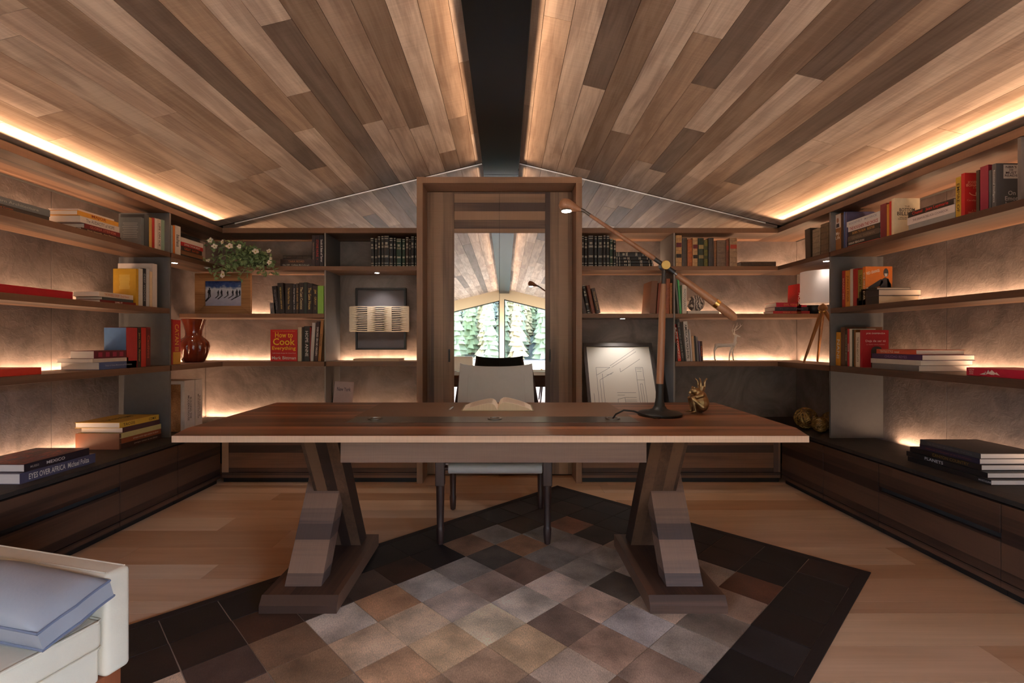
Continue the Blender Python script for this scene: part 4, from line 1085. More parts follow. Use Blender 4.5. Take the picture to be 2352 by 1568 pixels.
# brown glazed vase
va = thing('vase', (X_(443, 4.0), 4.0, ZC1), 'glossy reddish brown vase with scalloped belly in the left shelf corner', 'vase')
def lob(a, z):
    k = math.exp(-((z - .115) / .065) ** 2)
    return 1 + .13 * k * abs(math.sin(4.5 * a)) ** .5 - .07 * k
obj('vase_body', MB().lathe([(.066, 0), (.078, .006), (.092, .04), (.106, .09), (.112, .13), (.108, .165), (.088, .190), (.066, .207), (.060, .222), (.062, .26), (.072, .30), (.088, .345), (.091, .352), (.086, .354), (.070, .30), (.055, .23)], (X_(445, 3.98), 3.98, ZC1), 72, lob), M['glaze'], va)

# deer
DD = 4.22; SD = DD / F
dz = ZC1
de = thing('deer_figurine', (X_(1668, DD), DD, dz), 'white deer figurine with antlers on the lower right shelf', 'figurine')
def dq(x, y, o_=0): p = px(x, y, DD); zoff = dz - Z_(830, DD); return Vector((p.x, p.y + o_, p.z + zoff))
b_ = MB()
b_.limb(dq(1646, 795), dq(1662, 794), .021, .018); b_.limb(dq(1662, 794), dq(1684, 793), .018, .021); b_.limb(dq(1684, 793), dq(1688, 787), .020, .017)
b_.limb(dq(1687, 789), dq(1690, 775), .017, .011); b_.limb(dq(1690, 775), dq(1690, 771), .012, .012); b_.limb(dq(1691, 771), dq(1700, 774), .010, .006)
b_.limb(dq(1688, 770, .012), dq(1685, 767, .018), .004, .002); b_.limb(dq(1688, 770, -.012), dq(1685, 767, -.018), .004, .002)
for o_, fx in ((-.013, 0), (.013, 3)):
    b_.limb(dq(1644 + fx, 796, o_), dq(1639 + fx, 806, o_), .015, .008); b_.limb(dq(1639 + fx, 806, o_), dq(1640 + fx, 826, o_), .0065, .005); b_.limb(dq(1640 + fx, 826, o_), dq(1643 + fx, 829, o_), .005, .005)
for o_, fx in ((-.012, 0), (.012, 9)):
    b_.limb(dq(1680 + fx * .6, 797, o_), dq(1675 + fx, 812, o_), .011, .0065); b_.limb(dq(1675 + fx, 812, o_), dq(1673 + fx * 1.4, 827, o_), .006, .005); b_.limb(dq(1673 + fx * 1.4, 827, o_), dq(1675 + fx * 1.4, 829, o_), .005, .005)
b_.limb(dq(1645, 792), dq(1642, 798), .008, .004)
blob('body', b_, 'porcelain', de, .0022, 2)
an = MB()
for s_ in (-1, 1):
    an.tube([dq(1687, 769, .006 * s_), dq(1684, 760, .02 * s_), dq(1688, 752, .03 * s_), dq(1690, 744 + 2 * s_, .03 * s_)], [.0035, .003, .0025, .0012], 6)
    an.tube([dq(1684, 761, .02 * s_), dq(1692, 756, .035 * s_), dq(1696, 750, .04 * s_), dq(1697 + 2 * s_, 745, .04 * s_)], [.003, .0025, .002, .001], 6)
    an.tube([dq(1692, 756, .035 * s_), dq(1701, 747, .03 * s_)], [.002, .001], 6)
obj('antlers', an, M['porcelain'], de)

# striped stone ball on a flat white book
GB = 4.25
sbp = (X_(1598, GB), GB, Z_(692, GB))
m, nt, bs = newmat('marbled'); N = nt.nodes; L = nt.links
tc = N.new('ShaderNodeTexCoord'); wv = N.new('ShaderNodeTexWave'); wv.inputs['Scale'].default_value = 12; wv.inputs['Distortion'].default_value = 14; wv.inputs['Detail'].default_value = 4
L.new(tc.outputs['Object'], wv.inputs['Vector']); crp = N.new('ShaderNodeValToRGB'); crp.color_ramp.elements[0].color = srgb(86, 84, 88); crp.color_ramp.elements[1].color = srgb(222, 218, 216); crp.color_ramp.elements[0].position = .35; crp.color_ramp.elements[1].position = .6
L.new(wv.outputs['Fac'], crp.inputs[0]); L.new(crp.outputs[0], bs.inputs['Base Color']); bp = N.new('ShaderNodeBump'); bp.inputs['Strength'].default_value = .6; L.new(wv.outputs['Fac'], bp.inputs['Height']); L.new(bp.outputs[0], bs.inputs['Normal'])
M['marbled'] = m
WB_T = .026
r_ = .074
tag(obj('carved_ball', MB().ball((sbp[0], GB, ZB1 + WB_T + r_ * .98), r_, (1.0, .98, .98), 28, 18), M['marbled']), 'grey and white carved ball resting on a flat white book', 'ornament')

# wire balls
for (x, d_, r, lb) in ((2.365, 3.80, .084, 'largest brass wire ball, left of three on the right corner worktop'), (2.385, 3.655, .058, 'smallest brass wire ball, front one of three on the right corner worktop'), (2.54, 3.76, .070, 'brass wire ball half hidden behind the right grey upright')):
    wm = MB(); rr = random.Random(int(r * 1000))
    for k in range(46):
        ax = Vector((rr.gauss(0, 1), rr.gauss(0, 1), rr.gauss(0, 1))).normalized(); u = ax.orthogonal().normalized(); v = ax.cross(u); off = ax * r * rr.uniform(-.45, .45)
        q0 = math.sqrt(max(.01, 1 - (off.length / r) ** 2)) * r * rr.uniform(.93, .985)
        wm.tube([Vector((x, d_, ZT + r)) + off + (u * math.cos(a * PI / 9) + v * math.sin(a * PI / 9)) * q0 for a in range(19)], .0013, 4, False)
    tag(obj('wire_ball', wm, M['wire']), lb, 'ornament')

# tripod table lamp in the right corner
tl = thing('tripod_lamp', (2.51, 3.84, ZC1), 'wooden tripod lamp with a white drum shade in the right corner', 'lamp')
TX, TY = 2.50, 3.80
sh0, sh1 = Z_(697, TY), Z_(624, TY)
obj('lamp_shade', MB().lathe([(.152, 0), (.154, .0), (.154, sh1 - sh0), (.152, sh1 - sh0), (.151, sh1 - sh0 - .002), (.151, .002)], (TX, TY, sh0), 48), M['shade'], tl, label='white drum shade')
top_ = Vector((TX, TY, sh0 - .035))
obj('hub', MB().ball(top_, .035, (1, .8, .9), 14, 10), M['tripod_wood'], tl)
obj('stem', MB().tube([top_, top_ + Vector((0, 0, .10))], .008, 10), M['brass'], tl)
for f_ in ((X_(1845, 3.77), 3.765), (2.645, 3.62), (2.60, 4.02)):
    ft = Vector((f_[0], f_[1], ZC1 + .006)); dd = (ft - top_)
    obj('leg', MB().tube([top_ + dd * .02, top_ + dd * .3, ft], [.017, .014, .008], 8), M['tripod_wood'], tl)
    obj('wing_bolt', MB().tube([top_ + dd * .08 + Vector((-.02, -.02, 0)), top_ + dd * .08 + Vector((.025, .01, .004))], .0042, 8).ball(top_ + dd * .08 + Vector((-.024, -.02, .004)), .007, (1.6, .6, 1)), M['brass'], tl)

# dark bowl behind the lamp
tag(obj('dark_bowl', MB().lathe([(.03, 0), (.05, .004), (.062, .03), (.064, .060), (.058, .078), (.050, .078), (.052, .05), (.035, .02)], (X_(1871, 4.2), 4.2, ZB1), 28), M['black']), 'small black pot beside the red book stack in the right corner', 'pot')

# white flowering plant trailing over the top left shelf corner
pt = thing('trailing_plant', (-2.18, 4.2, ZA1), 'trailing green plant with white blossoms over the top left shelf corner', 'plant')
obj('pot', MB().lathe([(.045, 0), (.06, .005), (.072, .06), (.075, .09), (.066, .09), (.06, .05)], (-2.15, 4.24, ZA1), 28), M['black'], pt)
pr_ = random.Random(5); stems = MB(); leaves = MB(); tips = []
def leafquad(mb, c, d, up, L_, W_):
    d = d.normalized(); s_ = d.cross(up).normalized(); n_ = s_.cross(d)
    mb.add([c, c + d * L_ * .35 + s_ * W_ * .5 + n_ * .003, c + d * L_ * .8 + s_ * W_ * .35, c + d * L_, c + d * L_ * .8 - s_ * W_ * .35, c + d * L_ * .35 - s_ * W_ * .5 + n_ * .003, c + d * L_ * .4 - n_ * .003], [(0, 1, 6), (1, 2, 6), (2, 3, 6), (3, 4, 6), (4, 5, 6), (5, 0, 6)])
targets = [(478, 560, 3.98), (492, 568, 4.0), (520, 556, 4.0), (545, 566, 4.02), (575, 575, 4.0), (590, 590, 4.0), (625, 598, 4.0), (622, 608, 4.02), (612, 630, 4.0), (635, 628, 4.02), (480, 612, 3.96), (510, 635, 3.98), (515, 622, 3.96), (548, 640, 4.0), (500, 640, 3.96), (475, 600, 3.94), (600, 625, 4.0), (560, 600, 3.98), (530, 600, 3.97), (545, 580, 4.0), (505, 590, 3.98), (585, 570, 4.02), (570, 625, 4.0), (530, 615, 3.98), (605, 600, 4.0), (490, 625, 3.96)]
for (tx, ty, td) in targets:
    e_ = px(tx, ty, td); s0 = Vector((-2.15 + pr_.uniform(-.03, .03), 4.22, ZA1 + .085))
    mid = (s0 + e_) / 2 + Vector((0, -.03, .05 + .04 * pr_.random()))
    pts = [s0 * (1 - t) ** 2 + mid * 2 * t * (1 - t) + e_ * t * t for t in [k / 7 for k in range(8)]]
    stems.tube(pts, .0022, 5)
    for k in range(1, 8):
        for r in range(5):
            c = pts[k] + Vector((pr_.gauss(0, .012), pr_.gauss(0, .012), pr_.gauss(0, .012)))
            d = Vector((pr_.gauss(0, 1), pr_.gauss(-.3, 1), pr_.gauss(-.1, 1)))
            leafquad(leaves, c, d, Vector((pr_.gauss(0, .3), pr_.gauss(-.5, .3), 1)), pr_.uniform(.024, .052), pr_.uniform(.015, .03))
obj('stems', stems, M['leaf'], pt)
o = obj('foliage', leaves, M['leaf'], pt, smooth=False); o['kind'] = 'stuff'
for (fx_, fy_, s_) in ((484, 552, 1), (493, 566, 1), (512, 556, .9), (527, 566, 1.2), (550, 566, .8), (587, 578, 1.1), (618, 577, .9), (620, 603, 1), (475, 610, 1.1), (513, 630, 1.3), (478, 598, .7), (623, 593, .7)):
    c = px(fx_, fy_, 3.93); f_ = MB(); fr = random.Random(int(fx_))
    nrm = Vector((fr.uniform(-.5, .5), -1, fr.uniform(-.2, .6))).normalized(); u = nrm.orthogonal().normalized(); v = nrm.cross(u)
    for k in range(5):
        a = 2 * PI * k / 5 + fr.random(); leafquad(f_, c, u * math.cos(a) + v * math.sin(a) + nrm * .3, nrm, .026 * s_, .022 * s_)
    fo = obj('blossom', f_, M['petal'], pt, smooth=False)
    obj('blossom_centre', MB().ball(c + nrm * .004, .005 * s_, seg=8, rings=5), M['pistil'], fo)
# ================================================================== books
XSL, XSR, YSB = -2.44, 2.35, 4.115
ORD = ['first', 'second', 'third', 'fourth', 'fifth', 'sixth', 'seventh', 'eighth', 'ninth', 'tenth', 'eleventh', 'twelfth', 'thirteenth', 'fourteenth']
def S(r, g, b_): return srgb(r, g, b_)
CREAM, WHITE, RED, DRED, BLK, DGR, BLUE, GOLD, BRN = S(232, 214, 186), S(232, 228, 224), S(176, 34, 40), S(110, 26, 30), S(28, 26, 30), S(70, 74, 78), S(70, 96, 150), S(206, 160, 50), S(84, 54, 40)
PAG = S(232, 216, 196); PW = S(236, 232, 230)
def book_body(t_, M4, t, h, w, col, pages=PAG, txt=None, tcol=(1, 1, 1), style='', tfit=(.72, .55), tpos=.5):
    cm = M['leather_cover'] if style in ('gilt', 'old') else M['cover']
    k = .0022; x = t / 2
    rnd = .003 if style == 'gilt' or style == 'old' else 0
    prof = [(-x, w), (-x, 0.0), (-x * .5, -rnd), (x * .5, -rnd), (x, 0.0), (x, w), (x - k, w), (x - k, k), (-x + k, k), (-x + k, w)]
    b = MB(); n = len(prof)
    vs = [(p[0], p[1], 0) for p in prof] + [(p[0], p[1], h) for p in prof]
    fs = [(i, (i + 1) % n, (i + 1) % n + n, i + n) for i in range(n)]
    for off in (0, n):     # end caps as quads
        fs += [tuple(off + q for q in (0, 1, 8, 9)), tuple(off + q for q in (1, 2, 3, 4, 7, 8)), tuple(off + q for q in (4, 5, 6, 7))]
    b.add(vs, fs)
    c = obj('cover', b, cm, t_, color=col, local=True)
    e = .003 if style != 'soft' else .0004
    obj('pages', MB().box(-x + k, x - k, k, w - e, e, h - e), M['pages'], t_, color=pages, local=True)
    ys = -.0008 - rnd
    if style == 'gilt':
        g = MB()
        for f in (.02, .10, .30, .34, .62, .66, .90, .97):
            g.box(-x * .8, x * .8, ys - .0005, -rnd + .0005, h * f, h * f + .004)
        for f in (.31, .63, .70, .74): g.box(-x * .5, x * .5, ys - .0005, -rnd + .0005, h * (f + .02), h * (f + .02) + .006)
        obj('gilt_bands', g, M['silver_print'], c, local=True)['kind'] = 'stuff'
    if style == 'old':
        g = MB()
        for f in (.12, .3, .5, .7, .88): g.box(-x * .85, x * .85, ys - .001, -rnd + .0005, h * f, h * f + .005)
        obj('raised_bands', g, cm, c, color=[v * .7 for v in col[:3]], local=True)['kind'] = 'stuff'
    if txt:
        lettering(txt, h * tfit[0], t * tfit[1], tcol, c, (0, ys, h * tpos), (0, 0, -1), (1, 0, 0))
    return c
def rows(where, cat_group, items): pass
def M_up(wall, a0, a1, z, t, lean=0, into=0):
    c = (a0 + a1) / 2; dz = abs(math.sin(math.radians(lean))) * t / 2 + .0006
    if wall == 'B': m = Matrix.Translation((c, YSB + into, z + dz))
    elif wall == 'L': m = Matrix.Translation((XSL - into, c, z + dz)) @ Matrix.Rotation(PI / 2, 4, 'Z')
    else: m = Matrix.Translation((XSR + into, c, z + dz)) @ Matrix.Rotation(-PI / 2, 4, 'Z')
    return m @ Matrix.Rotation(math.radians(lean), 4, 'Y')
def along(wall, xa, xb):
    if wall == 'B': return xa * 0 + X_(xa, YSB), X_(xb, YSB)
    if wall == 'L': return -XSL * F / (VX - xa), -XSL * F / (VX - xb)
    return XSR * F / (xb - VX), XSR * F / (xa - VX)
def row(wall, z, where, items):
    """items: dict(look,x0,x1,top,w,col,...) in left to right order"""
    n = len(items)
    for i, it in enumerate(items):
        a0, a1 = along(wall, it['x'][0], it['x'][1]); t = a1 - a0
        d = YSB if wall == 'B' else (a0 if wall == 'L' else a0)
        h = it.get('h') or (Z_(it['top'], d) - z)
        w = it.get('w', .16)
        lean = it.get('lean', 0)
        if lean: h = h / math.cos(math.radians(lean)) - abs(math.sin(math.radians(lean))) * t / 2
        m = M_up(wall, a0, a1 - .0008, z, t - .0008, lean, it.get('into', 0))
        pos = ('%s from left in %s' % (ORD[i], where.replace('the ', '', 1)) if n > 1 else where)
        tt = thing('book', (0, 0, 0), '%s, %s' % (it['look'], pos), 'book', matrix=m)
        if n > 1: tt['group'] = 'books in ' + where
        c = book_body(tt, None, t - .0008, h, w, it['c'], it.get('pg', PAG), it.get('t'), it.get('tc', (1, 1, 1)), it.get('s', ''), it.get('fit', (.72, .55)), it.get('tp', .5))
        if it.get('art'): it['art'](c, t - .0008, h, w)
def M_lie(wall, far, near, z, t, into=0, rot=0):
    # columns: local X -> up, local Y -> into the wall, local Z -> along
    if wall == 'L': X, Y, Z, o = (0, 0, 1), (-1, 0, 0), (0, -1, 0), (XSL - into, far, z + t / 2)
    elif wall == 'R': X, Y, Z, o = (0, 0, 1), (1, 0, 0), (0, 1, 0), (XSR + into, near, z + t / 2)
    else: X, Y, Z, o = (0, 0, 1), (0, 1, 0), (-1, 0, 0), (far, YSB + into, z + t / 2)
    m = Matrix((X, Y, Z)).transposed().to_4x4(); m.translation = Vector(o)
    return m
def stack(wall, z, where, items, into=0, txt_up=True):
    """items bottom to top: dict(look, x=(xa,xb), t, w, c, ...)"""
    n = len(items)
    for i, it in enumerate(items):
        ii = into + it.get('into', 0)
        sx = {'L': -(XSL - ii), 'R': XSR + ii, 'B': None}[wall]
        if wall == 'L': near, far = sx * F / (VX - it['x'][0]), sx * F / (VX - it['x'][1])
        elif wall == 'R': near, far = sx * F / (it['x'][1] - VX), sx * F / (it['x'][0] - VX)
        else: near, far = X_(it['x'][0], YSB + ii), X_(it['x'][1], YSB + ii)
        t = it['t']; L_ = far - near
        m = M_lie(wall, far, near, z + .0006, t - .0006, ii)
        if it.get('rot'): m = m @ Matrix.Rotation(math.radians(it['rot']), 4, 'X')
        w0 = where.replace('the ', '', 1); tag_ = ORD[n - 1 - i] + ' down in ' + w0 if n > 1 else where
        if n > 1 and i == n - 1: tag_ = 'top of ' + w0
        if n > 1 and i == 0: tag_ = 'bottom of ' + w0
        tt = thing('book', (0, 0, 0), '%s, %s' % (it['look'], tag_), 'book', matrix=m)
        if n > 1: tt['group'] = 'books in ' + where
        c = book_body(tt, None, t - .0006, L_, it.get('w', .16), it['c'], it.get('pg', PW), it.get('t_'), it.get('tc', (1, 1, 1)), it.get('s', ''), it.get('fit', (.72, .55)), it.get('tp', .5))
        if it.get('art'): it['art'](c, t - .0006, L_, it.get('w', .16))
        z += t
    return z
def D(look, x, top, c, **k): return dict(look=look, x=x, top=top, c=c, **k)
def G(look, x, t, c, **k): return dict(look=look, x=x, t=t, c=c, **k)
def z5(v, o=0, s=1): return o + v / s

# ---- back wall, top tier
r = 4.1275
stack('B', ZA1, 'dark stack beside top left divider', [
  G('black book lettered On Off', (644, 716), .0235, S(34, 32, 40), t_='On, Off   Colleen McCullough', tc=S(190, 200, 196), fit=(.85, .7)),
  G('dark brown book with copper lettering', (644, 717), .040, S(44, 34, 36), t_='TARA ROAD', tc=S(170, 120, 90), fit=(.5, .45)),
  G('thin black worn book', (650, 715.5), .030, S(34, 32, 34), s='old')])
row('B', ZA1, 'the three dark books by top left divider', [
  D('slim dark purple book', (716.5, 724), 540.5, S(44, 36, 44), t='Selected Stories', tc=S(160, 140, 120), fit=(.7, .4)),
  D('dark book with red lettering', (724.3, 734), 540.5, S(38, 30, 42), t='STONE NUNS  +  .', tc=S(170, 50, 44)),
  D('black book with white lettering', (734.3, 743.5), 540, S(34, 34, 46), t='South A State of Terror', tc=S(220, 220, 224))])
xs = [(943, 970, 100), (975, 997, 105), (1000, 1023, 85), (1030, 1053, 82), (1054, 1096, 80), (1100, 1130, 98), (1137, 1155, 98), (1160, 1202, 105), (1210, 1235, 108), (1240, 1265, 92), (1271, 1282, 108), (1285, 1312, 85), (1318, 1331, 88)]
row('B', ZA1, 'row left of wardrobe', [
  D(('dark green' if i in (7, 8) else 'dark brown' if i == 9 else 'thick black' if b_ - a > 35 else 'slim black' if b_ - a < 20 else 'black') + ' banded leather volume', (600 + a / 3.734, 600 + b_ / 3.734), 520 + tp / 3.734,
    S(28, 58, 44) if i in (7, 8) else S(58, 42, 34) if i == 9 else S(30, 30, 34), s='gilt', w=.17, lean=-1.2 if i == 0 else 0) for i, (a, b_, tp) in enumerate(xs)])
xs = [(76, 98, 100), (103, 134, 110), (142, 201, 97), (208, 237, 102), (246, 296, 100), (302, 330, 95), (336, 368, 98), (373, 405, 130), (411, 437, 140)]
row('B', ZA1, 'row right of wardrobe', [
  D(('dark green' if i == 7 else 'thick black' if b_ - a > 45 else 'slim black' if b_ - a < 29 else 'black') + ' banded leather volume', (1320 + a / 4.612, 1320 + b_ / 4.612), 520 + tp / 4.612,
    S(28, 58, 44) if i == 7 else S(30, 30, 34), s='gilt', w=.17) for i, (a, b_, tp) in enumerate(xs)])
stack('B', ZA1, 'stack behind the lamp arm', [
  G('black banded volume lying flat', (1415, 1500.5), .028, S(26, 26, 30), s='gilt'),
  G('slightly shorter black banded volume lying flat', (1415, 1499.5), .028, S(26, 26, 30), s='gilt'),
  G('shifted black banded volume lying flat', (1415, 1495), .028, S(30, 30, 34), s='gilt'),
  G('shortest black banded volume lying flat', (1415, 1484), .040, S(30, 30, 34), s='gilt')])
def lab(c1, c2):
    def f(c, t, h, w):
        for zz, hh, cc in ((.62, .14, c1), (.28, .12, c2)):
            if cc: obj('spine_label', MB().box(-t * .42, t * .42, -.0052, -.002, h * zz, h * (zz + hh)), M['ink'], c, color=cc, local=True)
    return f
old = [((1070, 1135), 95, 'tan volume with burgundy and black labels', S(196, 156, 108), lab(S(92, 24, 40), S(30, 30, 34))), ((1138, 1190), 122, 'plain charcoal cloth volume', S(74, 68, 64), None), ((1195, 1247), 137, 'orange brown leather volume', S(176, 100, 56), None),
  ((1250, 1303), 120, 'paler tan volume with two labels', S(200, 164, 120), lab(S(98, 26, 44), S(26, 28, 34))), ((1308, 1368), 125, 'dark green gilt leather volume', S(28, 52, 40), lab(S(170, 150, 100), S(150, 140, 100))), ((1372, 1410), 142, 'olive green gilt leather volume', S(104, 104, 44), lab(S(60, 70, 40), S(60, 70, 40))),
  ((1417, 1473), 122, 'plain dark grey cloth volume', S(66, 64, 66), None), ((1476, 1502), 150, 'slim mottled brown leather volume', S(134, 92, 62), None), ((1507, 1599), 145, 'very thick grey brown volume', S(118, 100, 88), None), ((1603, 1634), 140, 'slim red brown banded volume', S(120, 72, 54), lab(S(150, 60, 50), None)), ((1641, 1721), 121, 'thick worn buff volume with red label', S(158, 132, 108), lab(S(176, 70, 56), None))]
row('B', ZA1, 'antique row right of wardrobe', [D(lk, (1320 + a / 4.612, 1320 + b_ / 4.612), 520 + tp / 4.612, c, s='old', art=ar, w=.18) for ((a, b_), tp, lk, c, ar) in old])
stack('B', ZA1, 'alone on the top shelf right of the antique row', [G('dark worn book lying flat', (1702, 1782), .042, S(70, 58, 52), s='old', w=.14)])

# ---- back wall, middle tier (shelf B)
tb = [((1036, 1080), 730, 'slim black book with small grey title', S(38, 38, 46), 'Margaret Charles', S(120, 120, 130), -6), ((1078, 1132), 700, 'black book with gold block lettering', S(28, 28, 32), 'ROBERT MOUNTAGUE  A SECRET HISTORY', S(214, 190, 110), -3.5),
  ((1136, 1205), 705, 'thick black book with gold script', S(36, 34, 38), 'The Heart of the House   Twain', S(206, 176, 110), 0), ((1207, 1235), 712, 'slim charcoal book with white lettering', S(44, 44, 52), 'George Washington  A Life', S(210, 210, 214), 0),
  ((1238, 1264), 705, 'slim dark brown gilt book', S(54, 44, 40), 'THE DARK TREE', S(190, 160, 100), 0), ((1268, 1313), 698, 'black book with cream title block', S(32, 30, 34), 'The Last Countess', S(220, 204, 160), 0),
  ((1314, 1342), 695, 'dark green ridged book', S(34, 50, 48), '| | | | | | | |', S(90, 110, 104), 0), ((1344, 1393), 705, 'black book with large gold title', S(30, 28, 32), 'The Gate House', S(222, 196, 120), 0),
  ((1396, 1441), 725, 'dark brown book with gold bars', S(46, 38, 38), 'JIM   GRAY  ---', S(200, 170, 100), 0), ((1443, 1500), 727, 'bright green notebook', S(150, 205, 92), None, None, 0)]
row('B', ZB1, 'dark middle left row', [D(lk, (380 + a / r, 380 + b_ / r), 480 + tp / r, c, t=t, tc=tc or (1, 1, 1), lean=ln, w=.16) for ((a, b_), tp, lk, c, t, tc, ln) in tb])
row('B', ZB1, 'leaning before dark middle left row', [D('small grey booklet', (621, 634), 695, S(110, 108, 112), lean=-3, w=.12, s='soft')])
row('B', ZB1, 'leaning books right of wardrobe', [
  D('dark brown book hidden behind the others', (1340, 1347.5), 668, S(72, 46, 34), lean=-12, w=.14),
  D('black book with white studded spine', (1349, 1356), 655, BLK, lean=-11, s='gilt', w=.16),
  D('reddish brown book', (1360, 1368), 655, S(126, 66, 44), lean=-12, s='old', w=.16),
  D('dark brown cloth book', (1371, 1380), 661.5, S(70, 52, 46), lean=-13, t='Norman Davies', tc=S(190, 160, 110), w=.16)])
row('B', ZB1, 'brown group behind lamp pole', [
  D('large flat brown album leaning', (1492, 1506), 645, S(122, 82, 62), lean=4, w=.24),
  D('reddish leaning book', (1508, 1516), 650, S(134, 64, 44), lean=4),
  D('red brown ridged leather book', (1529, 1537.5), 640, S(150, 80, 50), s='old', lean=1.5),
  D('slim tan leather book', (1538.5, 1544.5), 650, S(170, 112, 66), s='old')])
row('B', ZB1, 'pale group by right back divider', [
  D('slim grey magazine', (1557, 1561), 640, S(120, 124, 122), lean=-5, s='soft', w=.2), D('slim green magazine', (1561.5, 1565.5), 642, S(86, 190, 120), lean=-4, s='soft', w=.2),
  D('white slipcase', (1567, 1577.5), 654, WHITE, t='PHOTOGRAPHY', tc=S(150, 150, 150), w=.22, lean=0)])
stack('B', ZB1, 'under the carved ball', [G('flat white book lying', (1580, 1652), .026, WHITE, w=.24)])
stack('B', ZB1, 'stack left of drum shade lamp', [
  G('thin red book with pale pages', (1776, 1860), .024, S(176, 50, 58), w=.16, t_='ANNE CLEVES', tc=S(210, 150, 90), fit=(.5, .5)), G('navy black book', (1780, 1856), .034, S(42, 44, 54), w=.17, t_='the collected poems', tc=S(90, 96, 110)), G('crimson book with gold title', (1783, 1853), .038, S(178, 30, 60), w=.18, t_='EARL VERNEY', tc=S(214, 130, 80), fit=(.5, .5))])
row('B', ZB1, 'standing behind the red stack beside the drum shade', [D('red black and white paperback', (1830, 1840), 652, S(190, 40, 40), t='NOIR', w=.14, lean=2)])
# ---- back wall, lower tier (shelf C)
def cook(c, t, h, w):
    for s_, zc, ww, hh, col in (('Completely Revised Tenth Anniversary Edition', .945, .84, .025, S(240, 200, 90)), ('How to', .83, .66, .17, S(250, 214, 60)), ('Cook', .62, .82, .22, S(250, 214, 60)), ('Everything', .40, .88, .15, S(250, 214, 60)), ('2,000 Simple Recipes for Great Food', .255, .86, .032, WHITE), ('Mark Bittman', .11, .90, .10, WHITE)):
        lettering(s_, w * ww, h * hh, col, c, (t / 2 + .0006, w * .5, h * zc), (0, 1, 0), (0, 0, 1))
tt = thing('book', (0, 0, 0), 'big red cookbook with yellow title facing out on the lower left shelf', 'book', matrix=Matrix.Translation((X_(621.5, YSB - .01), YSB + .012, ZC1 + .001)) @ Matrix.Rotation(-PI / 2, 4, 'Z'))
c = book_body(tt, None, .045, Z_(757, YSB) - ZC1, .228, S(198, 34, 38)); cook(c, .045, Z_(757, YSB) - ZC1, .228)
tc_ = [((1256, 1292), 1120, 'cream cloth book', S(206, 196, 176), None, None, 0), ((1296, 1311), 1118, 'slim black and yellow book', S(50, 46, 44), None, None, 0), ((1314, 1367), 1110, 'black book with chalk lettering', S(40, 44, 46), 'HOPE ANNE', S(220, 220, 220), 0), ((1369, 1377), 1120, 'very slim red book', S(150, 30, 34), None, None, 0),
  ((1370, 1402), 1078, 'white book leaning slightly', S(206, 204, 206), None, None, 3.5), ((1410, 1442), 1065, 'black and red book with white title', S(60, 28, 32), 'SABORES SIN DE ORIGEN', WHITE, 3.5), ((1446, 1474), 1045, 'tall tan gold book leaning', S(176, 126, 76), 'Hacienda', S(90, 60, 30), 4)]
row('B', ZC1, 'cookery row, lower left shelf', [D(lk, (380 + a / r, 380 + b_ / r), 480 + tp / r, c, t=t, tc=tc or (1, 1, 1), lean=ln, w=.2) for ((a, b_), tp, lk, c, t, tc, ln) in tc_])
stack('B', ZC1, 'alone below the woven wall art', [G('flat white and tan book lying', (811, 917), .022, S(206, 180, 150), w=.22)])
def ny(c, t, h, w):
    lettering('New York', w * .7, h * .16, S(70, 60, 74), c, (t / 2 + .0006, w * .5, h * .8), (0, 1, 0), (0, 0, 1))
tt = thing('book', (0, 0, 0), 'pinkish grey book leaning against the divider behind the desk', 'book', matrix=Matrix.Translation((X_(757, 4.2), 4.24, ZT + .012)) @ Matrix.Rotation(math.radians(-64), 4, 'Z') @ Matrix.Rotation(math.radians(-5), 4, 'X'))
c = book_body(tt, None, .028, .325, .165, S(196, 172, 172), t=None) if False else book_body(tt, None, .028, .325, .165, S(196, 172, 172), txt='NEW YORK NOIR', tcol=WHITE); ny(c, .028, .325, .165)
ac_ = [((1095, 1130), 1035, 'orange red cookbook with white title', S(214, 62, 40), 'ALPINE COOKING', WHITE, -7), ((1134, 1164), 980, 'tall charcoal book', S(48, 50, 52), 'THE WORLD OF PAUL BEN', S(150, 150, 150), -7), ((1186, 1230), 1005, 'white book with black title', S(226, 224, 226), 'AMERICAN FASHION', BLK, -5),
  ((1234, 1250), 1090, 'slim white book', S(216, 216, 222), None, None, -4), ((1252, 1278), 1160, 'beige book', S(222, 188, 152), None, None, -3.5), ((1280, 1296), 1158, 'slim black book', S(34, 36, 36), None, None, -3.5), ((1298, 1318), 1168, 'slim grey book', S(124, 124, 130), None, None, -3.5), ((1322, 1338), 1212, 'short slim violet book', S(120, 110, 140), None, None, -3), ((1340, 1362), 1215, 'short dark mottled book', S(64, 46, 46), 'CASCINA', S(230, 120, 60), -3)]
row('B', ZC1, 'leaning row left of white deer', [D(lk, (1320 + a / 4.612, 1320 + b_ / 4.612), 520 + tp / 4.612, c, t=t, tc=tc or (1, 1, 1), lean=ln, w=.22, fit=(.85, .6)) for ((a, b_), tp, lk, c, t, tc, ln) in ac_])
row('B', ZC1, 'leaning against the divider left of the orange red cookbook', [D('dark grey album', (1553, 1556.5), 735, S(50, 46, 46), lean=-1.0, w=.2)])

